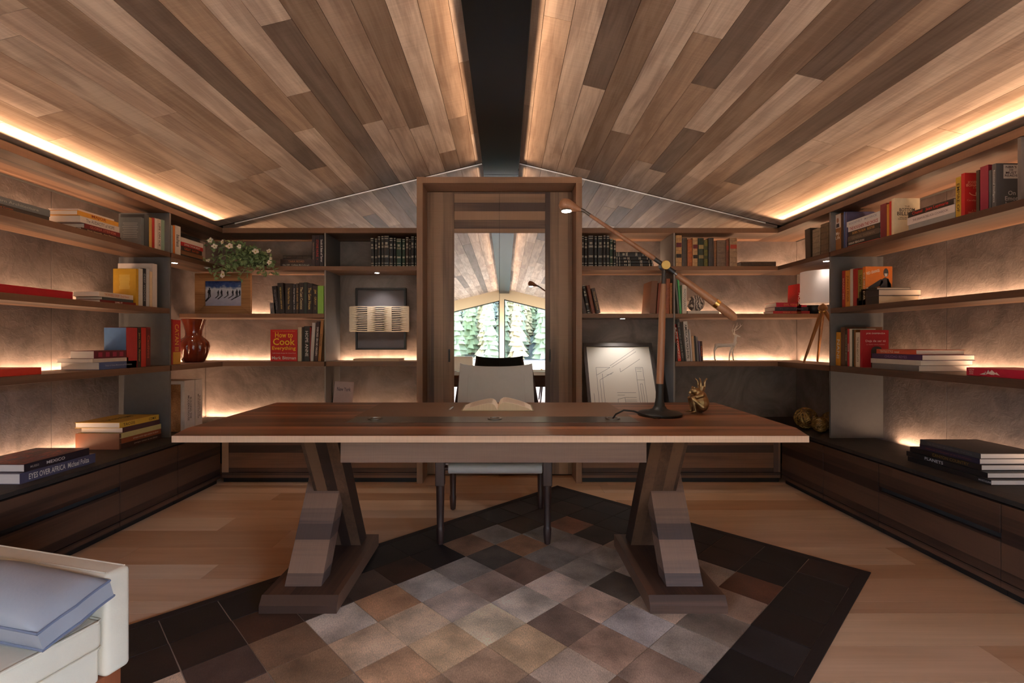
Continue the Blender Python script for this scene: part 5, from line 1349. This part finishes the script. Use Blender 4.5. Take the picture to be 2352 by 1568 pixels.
# ---- left wall
stack('L', ZA1, 'the near pair on the top left shelf', [G('dark grey book with orange lettering', (-190, 113), .029, S(66, 62, 62), w=.24, t_='The Boy Behind the Curtain                     .', tc=S(190, 96, 44), fit=(.5, .35), tp=.4), G('long slate blue book', (-190, 115), .036, S(112, 120, 128), w=.25, t_='Fundamentals of Modern Architecture', tc=S(170, 174, 178), fit=(.8, .4))])
stack('L', ZA1, 'top left five book stack', [
  G('thin dark brown book', (187, 278), .020, S(66, 40, 36), w=.19, t_='Frank J Reynolds   Gary Thomson', tc=S(220, 200, 160)), G('dark red book', (194, 276), .028, S(112, 28, 34), w=.18, t_='GLORIA STEINEM', tc=S(190, 120, 100)), G('thick white book', (184, 274), .036, S(222, 214, 208), w=.185, t_='The AUDACITY of HOPE', tc=S(120, 116, 120)),
  G('yellow and red book with large lettering', (178, 272), .027, S(222, 160, 60), w=.17, t_='MAJOR                  ', tc=S(150, 60, 40), fit=(.8, .8)), G('thin white book', (179, 262), .013, S(226, 214, 208), w=.17, into=.01)])
def backtext(col, tcol, n=9, y0=.3, y1=.85, ww=.75):
    def f(c, t, h, w):
        m_ = MB(); rr = random.Random(n)
        for i in range(n):
            z = h * (y0 + (y1 - y0) * i / n); l_ = w * ww * rr.uniform(.8, 1)
            m_.box(-t / 2 - .0006, -t / 2 - .0003, w * .5 - l_ / 2, w * .5 + l_ / 2, z, z + h * .018)
        o = obj('printed_lines', m_, M['ink'], c, color=tcol, local=True); o['kind'] = 'stuff'
    return f
row('L', ZA1, 'top shelf group by left upright', [
  D('slate grey book showing back cover', (324, 331), 499, S(96, 104, 110), w=.145, art=backtext(None, S(150, 158, 160)), pg=PW), D('taller dark slate book', (331.5, 342), 491.5, S(62, 68, 72), w=.16, into=.0), D('slim gold book', (342.5, 349), 499, S(196, 160, 90)), D('slim red book', (349.5, 355), 499.5, S(176, 46, 44)), D('white book with black marks', (355.5, 362), 500.5, S(226, 216, 210)), D('cream book with portrait spine', (362.5, 370), 502, S(220, 206, 196), t='LIFE ON ICE', tc=S(80, 40, 50)), D('pale teal book', (370.5, 378), 504, S(150, 178, 164))])
row('L', ZA1, 'trio just past the left upright', [D('slim pale blue book', (393, 397), 517, S(150, 170, 180), w=.13), D('slim orange book', (397.4, 402), 517, S(220, 130, 60), w=.13), D('white book lettered bauhaus', (402.5, 415), 517, S(226, 222, 220), t='bauhaus', tc=BLK, w=.15, fit=(.4, .6))])
stack('L', ZA1, 'stack beside the trailing plant', [G('dark slate book', (415.5, 466), .020, S(44, 46, 52), w=.14), G('brown book', (415.5, 466), .030, S(122, 84, 60), w=.15), G('black book with orange print', (416, 464), .034, S(40, 32, 34), w=.15, t_='GREAT  GATSBY', tc=S(190, 90, 50)), G('red book with white lettering', (415.5, 466.5), .030, S(180, 36, 44), w=.15, t_='LIVING THE MOMENT', tc=WHITE), G('white book', (415.5, 466.5), .034, S(222, 212, 208), w=.14)])
stack('L', ZB1, 'alone at the near end of the middle left shelf', [G('long red book lettered OLE', (-170, 167), .044, S(190, 34, 46), w=.27, t_='OLE', tc=WHITE, fit=(.09, .5), tp=.72)])
stack('L', ZB1, 'small middle left stack', [G('thin dark red book', (230, 312), .018, S(122, 34, 34), w=.165, t_='LIVE IT'), G('thin slate book with cream pages', (235, 306), .018, S(70, 78, 80), w=.165), G('white book', (228, 306), .030, S(226, 212, 200), w=.16, t_='THE INVISIBLE ORDER   David Watson', tc=S(214, 140, 90))])
row('L', ZB1, 'middle shelf group by left upright', [
  D('gold book showing its back cover', (312, 318), 617, S(204, 160, 50), w=.15, art=backtext(None, S(222, 196, 110), 12, .45, .85, .5)), D('white book with dark base', (318.5, 328), 616, S(210, 208, 208), w=.14), D('black book with grey lettering', (328.5, 335.5), 616, S(46, 46, 54), t='DEEP WOODS', tc=S(170, 170, 176), w=.15), D('slim grey white book', (336, 343), 616, S(196, 198, 204), w=.16), D('slim cream book', (344, 350), 623, S(224, 200, 170), w=.14), D('large white book reaching highest', (350.5, 361), 605, S(216, 208, 208), w=.24)])
stack('L', ZC1, 'alone at the near end of the lower left shelf', [G('bright red orange flat book', (-150, 95), .036, S(214, 62, 46), w=.26)])
def damask(c, t, h, w):
    m_ = MB()
    for i in range(4): m_.box(-t * .3, t * .3, -.0008, -.0003, h * (.1 + .22 * i), h * (.22 + .22 * i))
    obj('spine_ornament', m_, M['ink'], c, color=S(160, 50, 84), local=True)
stack('L', ZC1, 'lower left three book stack', [G('blue book', (228, 314), .045, S(84, 106, 160), w=.235, t_='Essays on Human Movement and Performance', tc=S(170, 186, 214), fit=(.7, .3)), G('thin white book', (213, 295), .023, S(216, 210, 206), w=.215), G('thick dark red patterned book', (216, 290), .047, S(98, 26, 46), w=.145, art=damask)])
def blueback(c, t, h, w): obj('blue_back', MB().box(-t / 2 - .0007, -t / 2 - .0003, .004, w, 0.001, h - .001), M['cover'], c, color=S(94, 134, 190), local=True)
row('L', ZC1, 'reddish group by left upright', [
  D('thick red book with blue back cover', (291, 315.5), 752, S(184, 54, 60), w=.145, art=blueback), D('black book with gold lettering', (316, 324), 751, S(34, 32, 34), t='Jairo Chica  Personas', tc=S(190, 170, 110), w=.19), D('bright red book', (324.5, 335.5), 752.5, S(196, 52, 48), w=.16), D('dark red book', (336, 346), 751, S(104, 32, 34), t='Cautivos', tc=S(190, 90, 70), w=.16)])
def catan(c, t, h, w): obj('yellow_base', MB().box(-t / 2 + .001, t / 2 - .001, -.0008, -.0002, .002, h * .28), M['cover'], c, color=S(222, 170, 60), local=True)
row('L', ZC1, 'red pair beside the vase', [D('thin red edged box', (394, 396.5), 733, S(160, 34, 34), w=.2), D('tall red and yellow game box', (397, 415), 734, S(184, 34, 40), t='CATAN III', tc=S(230, 180, 80), w=.25, art=catan, fit=(.6, .5), tp=.6)])
# worktop left
def colourtop(c, t, h, w):
    m, nt, bs = newmat('painted_cover'); N = nt.nodes; L = nt.links
    tc = N.new('ShaderNodeTexCoord'); mp = N.new('ShaderNodeMapping'); mp.inputs['Scale'].default_value = (1, 14, 4); L.new(tc.outputs['Object'], mp.inputs[0])
    nn = N.new('ShaderNodeTexNoise'); nn.inputs['Scale'].default_value = 1.4; nn.inputs['Distortion'].default_value = 1.2; L.new(mp.outputs[0], nn.inputs['Vector'])
    crp = N.new('ShaderNodeValToRGB'); E = crp.color_ramp.elements; E[0].position = .36; E[0].color = S(24, 18, 26); E[1].position = .72; E[1].color = S(60, 70, 110)
    for p, cc in ((.46, S(30, 18, 24)), (.5, S(150, 30, 40)), (.56, S(40, 22, 40)), (.62, S(190, 70, 40)), (.66, S(50, 26, 50))): q_ = E.new(p); q_.color = cc
    L.new(nn.outputs['Fac'], crp.inputs[0]); L.new(crp.outputs[0], bs.inputs['Base Color']); bs.inputs['Roughness'].default_value = .3
    obj('cover_print', MB().box(t / 2, t / 2 + .0005, .004, w - .002, .003, h - .003), m, c, local=True)
    lettering('MUSEO', h * .12, t * .3, S(180, 170, 160), c, (0, -.0008, h * .86), (0, 0, -1), (1, 0, 0))
stack('L', ZT, 'the near pair on the left worktop', [
  G('thick book with photographic spine lettered AFRICA', (46, 219), .052, S(74, 70, 92), w=.30, into=-.105, t_='EYES OVER AFRICA  Michael Poliza', tc=S(226, 216, 200), fit=(.8, .55), tp=.5),
  G('dark book with colourful cover lettered MEXICO', (56, 205), .038, S(34, 28, 38), w=.30, into=-.10, t_='MEXICO', tc=S(216, 210, 206), fit=(.28, .42), tp=.55, art=colourtop)])
def tacos(c, t, h, w):
    lettering('TACOS', h * .28, t * .5, S(60, 46, 24), c, (0, -.0008, h * .78), (0, 0, -1), (1, 0, 0)); lettering('CDMX', h * .2, t * .5, S(60, 46, 24), c, (0, -.0008, h * .18), (0, 0, -1), (1, 0, 0))
    lettering('TACOS CDMX', h * .7, w * .25, S(80, 60, 30), c, (t / 2 + .0006, w * .5, h * .5), (0, 0, -1), (0, 1, 0))
def slip(c, t, h, w):
    pass
stack('L', ZT, 'worktop stack by left upright', [
  G('black brown cookbook with white title', (279, 370), .034, S(58, 34, 28), w=.28, pg=S(120, 80, 60), t_='porque comer es un placer', tc=S(190, 170, 160), fit=(.6, .4), tp=.4), G('orange brown cookbook with white title', (279, 370), .034, S(150, 78, 44), w=.28, pg=S(120, 80, 60), t_='porque comer sigue siendo un placer', tc=S(220, 200, 180), fit=(.65, .4), tp=.4), G('cream yellow cookbook', (279, 370), .034, S(210, 194, 130), w=.28, pg=S(120, 80, 60)),
  G('burgundy book with white pages', (282, 367), .034, S(72, 34, 44), w=.27), G('yellow taco cookbook', (275, 365), .036, S(222, 178, 62), w=.285, art=tacos)], into=.01)
sp_l = XSL - .01
tag(obj('slipcase', MB().box(sp_l - .283, sp_l - .005, 3.0655, 3.0695, ZT, ZT + .102), M['cover'], color=S(126, 78, 58)), 'plain brown slipcase end around the lower three cookbooks on the worktop', 'slipcase')
# white box files behind the desk corner on the worktop
def bf(c, t, h, w): pass
for k, (xa, xb) in enumerate(((424, 447), (449, 465))):
    a0 = -XSL * F / (VX - xa) + .0; a1 = -XSL * F / (VX - xb)
    tt = thing('book', (0, 0, 0), ['tall white boxed volume with marble print nearest the left upright', 'second tall white boxed volume with marble print behind the first'][k], 'book', matrix=M_up('L', a0, a1 - .002, ZT, a1 - a0))
    c = book_body(tt, None, a1 - a0 - .002, .385, .26, S(226, 220, 222), txt='BUILDING THE\nMODERN HOUSE', tcol=S(100, 96, 104), tfit=(.5, .4), tpos=.45)
    if k == 0:
        obj('back_print', MB().box(-(a1 - a0) / 2 - .0004, -(a1 - a0) / 2 + .0006, .03, .25, .0, .36), M['rustic'], c, local=True)

# ---- right wall
row('R', ZA1, 'old trio before the right upright', [D('dark plain book leaning', (1850, 1862), 523, S(58, 52, 50), w=.15, lean=-2), D('pale ribbed leather book', (1866, 1884), 522.5, S(128, 120, 108), s='old', w=.17), D('mottled brown book', (1885, 1903), 510, S(92, 80, 66), s='old', w=.17)])
def portrait(c, t, h, w):
    obj('portrait_photo', MB().box(-t * .45, t * .45, -.0008, -.0002, h * .62, h * .99), M['ink'], c, color=S(206, 200, 200), local=True)
    m_ = MB(); m_.prism([(-t * .25, h * .64), (t * .25, h * .64), (t * .2, h * .74), (-t * .2, h * .74)], 'y', -.0014, -.0009)
    obj('portrait_suit', m_, M['ink'], c, color=S(40, 40, 50), local=True); obj('portrait_face', MB().prism([(t * .17 * math.cos(a * PI / 4), h * .83 + h * .07 * math.sin(a * PI / 4)) for a in range(8)], 'y', -.0014, -.0009), M['ink'], c, color=S(150, 110, 90), local=True)
    lettering('My\nLife', t * .8, h * .2, WHITE, c, (0, -.0012, h * .42), (1, 0, 0), (0, 0, 1), keep=True)
row('R', ZA1, 'top shelf group by right upright', [D('brown book with portrait spine', (1917, 1932), 489, S(142, 100, 60), w=.16, art=portrait), D('slim dark brown book', (1932.5, 1937), 492, S(60, 44, 38)), D('slim blue book', (1937.5, 1941), 486, S(60, 84, 140), w=.2), D('slim violet book', (1941.5, 1944.5), 487, S(90, 90, 130), w=.2)])
stack('R', ZA1, 'top right six book stack', [
  G('thin red book', (1947, 2019), .014, S(176, 60, 46), w=.16), G('black book with white title', (1946, 2020), .030, S(36, 32, 34), w=.16, t_='SARAH FERGUSON', tc=WHITE, fit=(.5, .5), tp=.7), G('grey brown book with red patch', (1947, 2020), .034, S(84, 74, 68), w=.16, t_='GENERAL SHERMAN', tc=S(130, 120, 110)), G('dark brown book with gold title', (1949, 2020), .032, S(44, 34, 32), w=.15, t_='BORN TO RUN   ROSTER', tc=S(190, 150, 90)),
  G('white book with red and blue title', (1948, 2021), .036, S(214, 214, 222), w=.17, t_='THE ROUGHEN THE CHOICE', tc=S(160, 40, 60), fit=(.9, .6)), G('pale blue white book', (1945, 2021), .036, S(206, 212, 222), w=.17, t_='ROOSEVELT   MAVERICK', tc=S(140, 150, 180), fit=(.85, .4))])
def bill(c, t, h, w):
    for s_, zc, ww, hh, cc in (('THE', .78, .2, .04, S(120, 110, 90)), ('BOTTOM', .69, .6, .09, S(60, 56, 50)), ('BILLION', .59, .78, .10, S(60, 56, 50)), ('Why the Poorest\nCountries are Failing', .46, .7, .08, S(60, 56, 50))):
        lettering(s_, w * ww, h * hh, cc, c, (t / 2 + .0006, w * .5, h * zc), (0, 1, 0), (0, 0, 1))
row('R', ZA1, 'top right burgundy to cream group', [D('burgundy cloth book', (2022, 2036), 466, S(104, 28, 40), w=.2), D('slim mustard book', (2036.5, 2042), 468, S(190, 140, 60), w=.13), D('slim red book', (2042.5, 2047), 462, S(190, 50, 44), w=.13), D('cream book with serif cover title', (2047.5, 2054), 455, S(226, 216, 190), w=.155, art=bill)])
def red_art(c, t, h, w):
    for s_, zc, ww, hh in (('JOSEPHINE\nBONAPARTE', .75, .85, .13), ('a novel', .66, .4, .03), ('Carolly Erickson', .37, .8, .05), ('I', .29, .05, .06), ('A TALE OF\nEMPIRE AND LOVE', .12, .7, .08)):
        lettering(s_, w * ww, h * hh, S(226, 160, 130), c, (t / 2 + .0006, w * .48, h * zc), (0, 1, 0), (0, 0, 1))
    m_ = MB()
    m_.tube([(t / 2 + .0006, w * (.48 + .3 * math.cos(a * PI / 8)), h * (.55 - .07 * math.sin(a * PI / 8))) for a in range(9)], .0018, 5); m_.ball((t / 2 + .0006, w * .48, h * .53), .008, (.3, 1, 1.3))
    obj('medallion', m_, M['ink'], c, color=S(226, 170, 140), local=True)
def ei(c, t, h, w):
    obj('white_label', MB().box(t / 2 + .0002, t / 2 + .0008, w * .28, w * .85, h * .66, h * .97), M['ink'], c, color=S(226, 222, 224), local=True)
    lettering("NBR'S\n10\nMUST\nREADS", w * .48, h * .24, S(50, 30, 60), c, (t / 2 + .0012, w * .565, h * .82), (0, 1, 0), (0, 0, 1))
    lettering('On\nEmoti\nIntelli', w * .7, h * .34, S(214, 214, 220), c, (t / 2 + .0008, w * .6, h * .22), (0, 1, 0), (0, 0, 1), keep=True)
row('R', ZA1, 'nearest top right upright group', [
  D('green and yellow paperback', (2195, 2207), 405, S(190, 160, 60), w=.12, t='EMPIRE OF', tc=S(70, 50, 30)), D('red book with pale cover ornament', (2207.5, 2216), 397, S(186, 36, 40), w=.13, art=red_art), D('slim green brown book', (2242, 2249), 390, S(60, 54, 46), w=.13), D('magenta cloth book', (2251, 2270), 378, S(134, 36, 66), w=.16), D('slim teal grey book', (2271, 2277), 390, S(70, 80, 90), w=.14), D('slate book with white cover label', (2278, 2288), 375, S(84, 88, 96), w=.125, art=ei, t='Emotional Intelligence', tc=S(200, 204, 210))])
def deli(c, t, h, w): pass
stack('R', ZA1, 'near top right stack', [G('glossy grey blue book with photo spine', (2087, 2194), .040, S(150, 156, 166), w=.19, pg=PW), G('thick white cookbook', (2084, 2193), .042, S(224, 218, 224), w=.2, t_='THE DEAN & DELUCA COOKBOOK', tc=S(120, 110, 130), fit=(.75, .3)), G('black book with red script', (2086, 2190), .032, S(36, 28, 30), w=.19, t_='Chanel   Jean Leymarie', tc=S(200, 50, 44), fit=(.8, .7))])
def first(c, t, h, w):
    X0 = t / 2 + .0006
    m_ = MB()
    def poly(P, off=0): m_.add([(X0 + off, w * a, h * b_) for a, b_ in P], [tuple(range(len(P)))])
    poly([(.48, .0), (.92, .0), (.94, .5), (.86, .68), (.72, .72), (.58, .66), (.52, .45)]); poly([(.08, .40), (.10, .47), (.58, .68), (.66, .60), (.56, .5)]); poly([(.8, .7), (.95, .55), (.97, .4), (.88, .36), (.82, .5)])
    poly([(.76 + .095 * math.cos(a * PI / 6), .84 + .115 * math.sin(a * PI / 6)) for a in range(12)])
    obj('player_figure', m_, M['ink'], c, color=S(58, 60, 68), local=True)
    m_ = MB(); poly2 = lambda P: m_.add([(X0 + .0003, w * a, h * b_) for a, b_ in P], [tuple(range(len(P)))])
    poly2([(.72, .74), (.80, .74), (.82, .82), (.70, .82)]); poly2([(.02, .38), (.08, .36), (.10, .46), (.03, .46)])
    obj('face_and_hand', m_, M['ink'], c, color=S(206, 200, 200), local=True)
    lettering('RED GRANGE', w * .5, h * .07, WHITE, c, (X0, w * .28, h * .86), (0, 1, .25), (0, -.25, 1))
    lettering('THE', w * .16, h * .07, S(230, 220, 190), c, (X0 + .0006, w * .17, h * .28), (0, 1, 0), (0, 0, 1)); lettering('FIRST\nSTAR', w * .8, h * .26, S(236, 226, 190), c, (X0 + .0006, w * .5, h * .12), (0, 1, 0), (0, 0, 1), keep=False)
row('R', ZB1, 'middle shelf group by right upright', [
  D('red book', (1934, 1941), 621, S(170, 44, 46), w=.17, t='MARITIME', tc=S(210, 150, 140)), D('orange yellow flamed book', (1941.5, 1952), 620, S(206, 140, 56), w=.17, t='JUNGLE FEVER', tc=S(120, 60, 30)), D('grey white book', (1952.5, 1959), 617, S(200, 194, 190), w=.17), D('plain dark red book', (1959.5, 1970), 616, S(154, 38, 38), w=.17), D('olive book with black title', (1970.5, 1981), 618, S(140, 124, 50), w=.15, t='TONY ROBBINS', tc=S(40, 36, 24)), D('orange book with football player cover', (1981.5, 1988), 612, S(220, 124, 54), w=.175, art=first, t='THE FIRST STAR', tc=S(230, 220, 200))])
stack('R', ZB1, 'pale edged middle right stack', [G('thick black jacketed book showing pages', (1968, 2018), .054, S(34, 30, 32), w=.255, pg=S(228, 210, 186)), G('thick book showing pale pages', (1973, 2018), .038, S(40, 32, 38), w=.27, pg=S(232, 216, 204)), G('thin black book showing pale pages', (1978, 2014), .015, S(28, 26, 28), w=.215, pg=S(226, 216, 206))])
def joe(c, t, h, w):
    X0 = t / 2 + .0006
    lettering('JOE DISPENZA', w * .84, h * .05, WHITE, c, (X0, w * .5, h * .905), (0, 1, 0), (0, 0, 1)); lettering('Deja de ser tú', w * .76, h * .08, S(240, 210, 210), c, (X0, w * .5, h * .70), (0, 1, 0), (0, 0, 1)); lettering('La mente crea la realidad', w * .7, h * .035, S(226, 160, 160), c, (X0, w * .5, h * .615), (0, 1, 0), (0, 0, 1))
    m_ = MB(); m_.add([(X0, w * a, h * b_) for a, b_ in [(.33, .0), (.33, .46), (.38, .53), (.47, .56), (.62, .56), (.71, .53), (.76, .46), (.76, .0)]], [tuple(range(8))])
    obj('dark_emblem', m_, M['ink'], c, color=S(52, 50, 54), local=True)
row('R', ZC1, 'lower shelf group by right upright', [
  D('orange yellow paperback', (1919, 1930), 763, S(216, 154, 50), w=.13, lean=2, t='NANI', tc=WHITE), D('large brown leather album', (1931, 1940.5), 751, S(96, 66, 50), w=.26), D('dark green and brown book', (1941, 1946), 757, S(56, 48, 40), w=.16, t='DAMASCUS AND BEYOND', tc=S(190, 180, 160)), D('slim red book', (1946.3, 1950.5), 755, S(186, 40, 50), t='VOICE', tc=WHITE), D('white and green book', (1951, 1957), 755, S(222, 224, 216)), D('slim dark green book', (1957.3, 1961), 757, S(44, 56, 44)), D('slim orange and black book', (1961.3, 1965), 757, S(120, 80, 40)), D('white book with grey print', (1965.3, 1975), 763, S(222, 212, 200), t='THE THING ABOUT LUCK', tc=S(120, 110, 100)), D('dark red book with facing title', (1975.5, 1981), 758, S(168, 28, 42), w=.172, art=joe)])
stack('R', ZC1, 'lower right four book stack', [G('grey book with white pages', (2003, 2110), .034, S(110, 108, 112), w=.29), G('pale book with white pages', (2000, 2114), .029, S(200, 194, 190), w=.30), G('deep purple book', (2003, 2118), .032, S(62, 24, 78), w=.30, t_='CHUCHO REYES', tc=S(140, 110, 160), fit=(.45, .5)), G('rust orange book', (2013, 2104), .028, S(190, 80, 50), w=.28, t_='TEXTILE STYLE  casual', tc=S(226, 200, 180), fit=(.5, .5), tp=.65)])
def mount(c, t, h, w):
    m_ = MB(); m_.add([(a * t, -.0008, h * b_) for a, b_ in [(-.3, .86), (-.3, .80), (0, .80), (.25, .805), (-.1, .79), (.35, .77), (-.1, .75), (.1, .73), (-.3, .71)]], [(0, 1, 2), (2, 3, 4), (4, 5, 6), (6, 7, 8)])
    obj('mountain_mark', m_, M['ink'], c, color=WHITE, local=True)
    m_ = MB(); 
    lettering('PANAMA\nMOUNTAIN\nEVEREST', t * .75, h * .06, S(240, 200, 200), c, (0, -.0009, h * .955), (1, 0, 0), (0, 0, 1)) if False else lettering('NEW\nREX\nEVE', h * .06, t * .75, S(240, 200, 200), c, (0, -.0009, h * .945), (0, 0, -1), (1, 0, 0))
    P = [(-.30, .80), (.05, .775), (-.05, .765), (.34, .735), (-.02, .70), (.10, .69), (-.30, .655), (-.16, .70), (-.26, .735), (-.16, .77)]
    m_.add([(a * t, -.0010, h * b_) for a, b_ in P], [tuple(range(len(P)))]); obj('mountain_emblem', m_, M['ink'], c, color=S(250, 236, 226), local=True)
stack('R', ZC1, 'alone on the near lower right shelf', [G('bright red book with white mountain emblem', (2220, 2480), .040, S(200, 34, 66), w=.25, art=mount)])
stack('R', ZT, 'the dark stack on the right worktop', [
  G('black book with white page block', (2085, 2276), .026, S(30, 27, 28), w=.30, t_='MASCULINE', tc=S(190, 184, 190), fit=(.13, .35), tp=.06, into=-.02), G('black book lettered PLANETS', (2082, 2268), .027, S(26, 24, 26), w=.30, t_='PLANETS', tc=S(200, 200, 206), fit=(.24, .6), tp=.62, into=-.01), G('black book with dull gold title', (2090, 2254), .028, S(28, 24, 24), w=.31, t_='CANYON COUNTRY', tc=S(120, 92, 40), fit=(.5, .6), tp=.4),
  G('dark violet book', (2112, 2250), .028, S(36, 32, 52), w=.30, t_='National Collections of the Southwest', tc=S(110, 60, 60), fit=(.8, .3)), G('dark grey book', (2113, 2252), .027, S(60, 60, 64), w=.32, t_='The Gardens of California  Vol One', tc=S(92, 92, 96), fit=(.75, .35))], into=-.01)


# ================================================================== behind the camera (seen only in the mirrors)
ct = thing('coffee_table', (.75, -1.0, 0), 'low round dark coffee table behind the camera seen in the mirror', 'table')
obj('tabletop', MB().lathe([(.34, 0), (.36, .01), (.36, .025), (.34, .03)], (.78, -1.0, .30), 40), M['walnut_x'], ct)
for a in range(3): obj('leg', MB().tube([(.78 + .2 * math.cos(a * 2.1), -1 + .2 * math.sin(a * 2.1), .30), (.78 + .27 * math.cos(a * 2.1), -1 + .27 * math.sin(a * 2.1), 0)], [.018, .012], 8), M['chair_wood'], ct)
vv = thing('flower_vase', (.70, -1.0, .33), 'glass vase of yellow flowers on the low table seen in the mirror', 'vase')
obj('vase_body', MB().lathe([(.03, 0), (.045, .02), (.05, .08), (.035, .12), (.04, .14)], (.70, -1.0, .3305), 20), M['steel'], vv)
fr = random.Random(3)
fm, sm_ = MB(), MB()
for k in range(22):
    e_ = Vector((.70 + fr.gauss(0, .06), -1 + fr.gauss(0, .06), .52 + fr.gauss(0, .04))); sm_.tube([(.70, -1, .44), e_], .002, 4); fm.ball(e_, .02, (1, 1, .7), 8, 5)
obj('stems', sm_, M['leaf'], vv); obj('flower_heads', fm, M['yellow_flower'], vv)
s2 = thing('side_chair', (-.95, -1.2, 0), 'pale upholstered side chair behind the camera seen in the mirror', 'chair')
obj('seat', MB().box(-1.2, -.65, -1.6, -1.1, .36, .44), M['cream_leather'], s2, bevel=.02); obj('backrest', MB().box(-1.2, -.65, -1.68, -1.60, .40, .82), M['cream_leather'], s2, bevel=.02)
for (x, y) in ((-1.17, -1.13), (-.68, -1.13), (-1.17, -1.62), (-.68, -1.62)): obj('leg', MB().box(x - .02, x + .02, y - .02, y + .02, 0, .36), M['chair_wood'], s2)

# outdoors beyond the rear windows
gr = MB(); nx, ny_ = 24, 30
def gh(x, y):
    d = -y - 14
    return -3.6 + (0 if d < 0 else .0 if d < 6 else (d - 6) * .36) + 1.2 * noise.noise(Vector((x * .04, y * .04, 0)))
for i in range(nx + 1):
    for j in range(ny_ + 1):
        x = -75 + 150 * i / nx; y = -6.6 - 130 * j / ny_
        gr.v.append((x, y, gh(x, y)))
for i in range(nx):
    for j in range(ny_): gr.f.append((i * (ny_ + 1) + j, (i + 1) * (ny_ + 1) + j, (i + 1) * (ny_ + 1) + j + 1, i * (ny_ + 1) + j + 1))
gr.sm = True
g_ = struct(obj('ground', gr, M['ground']))
meshes = []
for v_ in range(3):
    rr = random.Random(v_); m_ = MB(); T = 15
    for t in range(T):
        z0 = .06 + .92 * t / T; R0 = .16 * (1 - t / T) ** .8 + .01; seg = 13
        vs = [(0, 0, z0 + .16)] + [(R0 * rr.uniform(.45, 1.25) * math.cos(2 * PI * k / seg + t), R0 * rr.uniform(.45, 1.25) * math.sin(2 * PI * k / seg + t), z0 - .03 * rr.random()) for k in range(seg)]
        m_.add(vs, [(0, k + 1, (k + 1) % seg + 1) for k in range(seg)])
    m_.tube([(0, 0, -.05), (0, 0, .3)], .014, 5, False); m_.sm = False
    o = obj('conifer_tree', m_, M['conifer']); meshes.append(o.data); bpy.data.objects.remove(o)
tr = random.Random(21); cnt = 0
spots = []
for k in range(6000):
    if len(spots) >= 290: break
    y = -27 - 75 * tr.random() ** 1.2; sp = (8.1 + abs(y)) * (.125 if k % 9 else .5)
    x = tr.uniform(-sp, sp)
    if any((x - a) ** 2 + (y - b_) ** 2 < 1.25 ** 2 for a, b_ in spots): continue
    if abs(x - 1.6) < 4 and -66 < y < -52 or abs(x + 5.6) < 3.2 and -56 < y < -47: continue
    spots.append((x, y))
for k, (x, y) in enumerate(spots):
    h_ = tr.uniform(3.6, 5.6) * (1 + abs(y) * .005)
    o = bpy.data.objects.new('conifer_tree', meshes[k % 3]); C.objects.link(o)
    o.location = (x, y, gh(x, y) - .2); o.scale = (h_ * .9, h_ * .9, h_); o.rotation_euler = (0, 0, tr.uniform(0, 6))
    nm, c = tr.choice([('pale green', S(74, 82, 50)), ('golden', S(100, 90, 58)), ('grey green', S(66, 72, 60)), ('mid green', S(70, 76, 52)), ('straw coloured', S(108, 90, 62))]); o.color = (*c[:3], 1)
    tag(o, nm + ' conifer on the hillside reflected in the wardrobe mirror', 'tree', nm + ' conifers on the hillside')
for (x, y, w_, lb) in ((1.6, -62, 6, 'white roofed house among the conifers, right in the mirror'), (-5.6, -52, 4, 'dark gabled house among the conifers, left in the mirror'), (3.6, -90, 7, 'distant pale roofed house high on the hillside in the mirror')):
    z = gh(x, y); t = thing('house', (x, y, z), lb, 'house')
    obj('walls', MB().box(x - w_ / 2, x + w_ / 2, y - 3, y + 3, z - 1, z + 2.4), M['house'], t)
    obj('roof', MB().prism([(x - w_ / 2 - .5, z + 2.3), (x + w_ / 2 + .5, z + 2.3), (x, z + 4.0)], 'y', y - 3.5, y + 3.5), M['snow'] if x > 0 else M['gunmetal'], t)
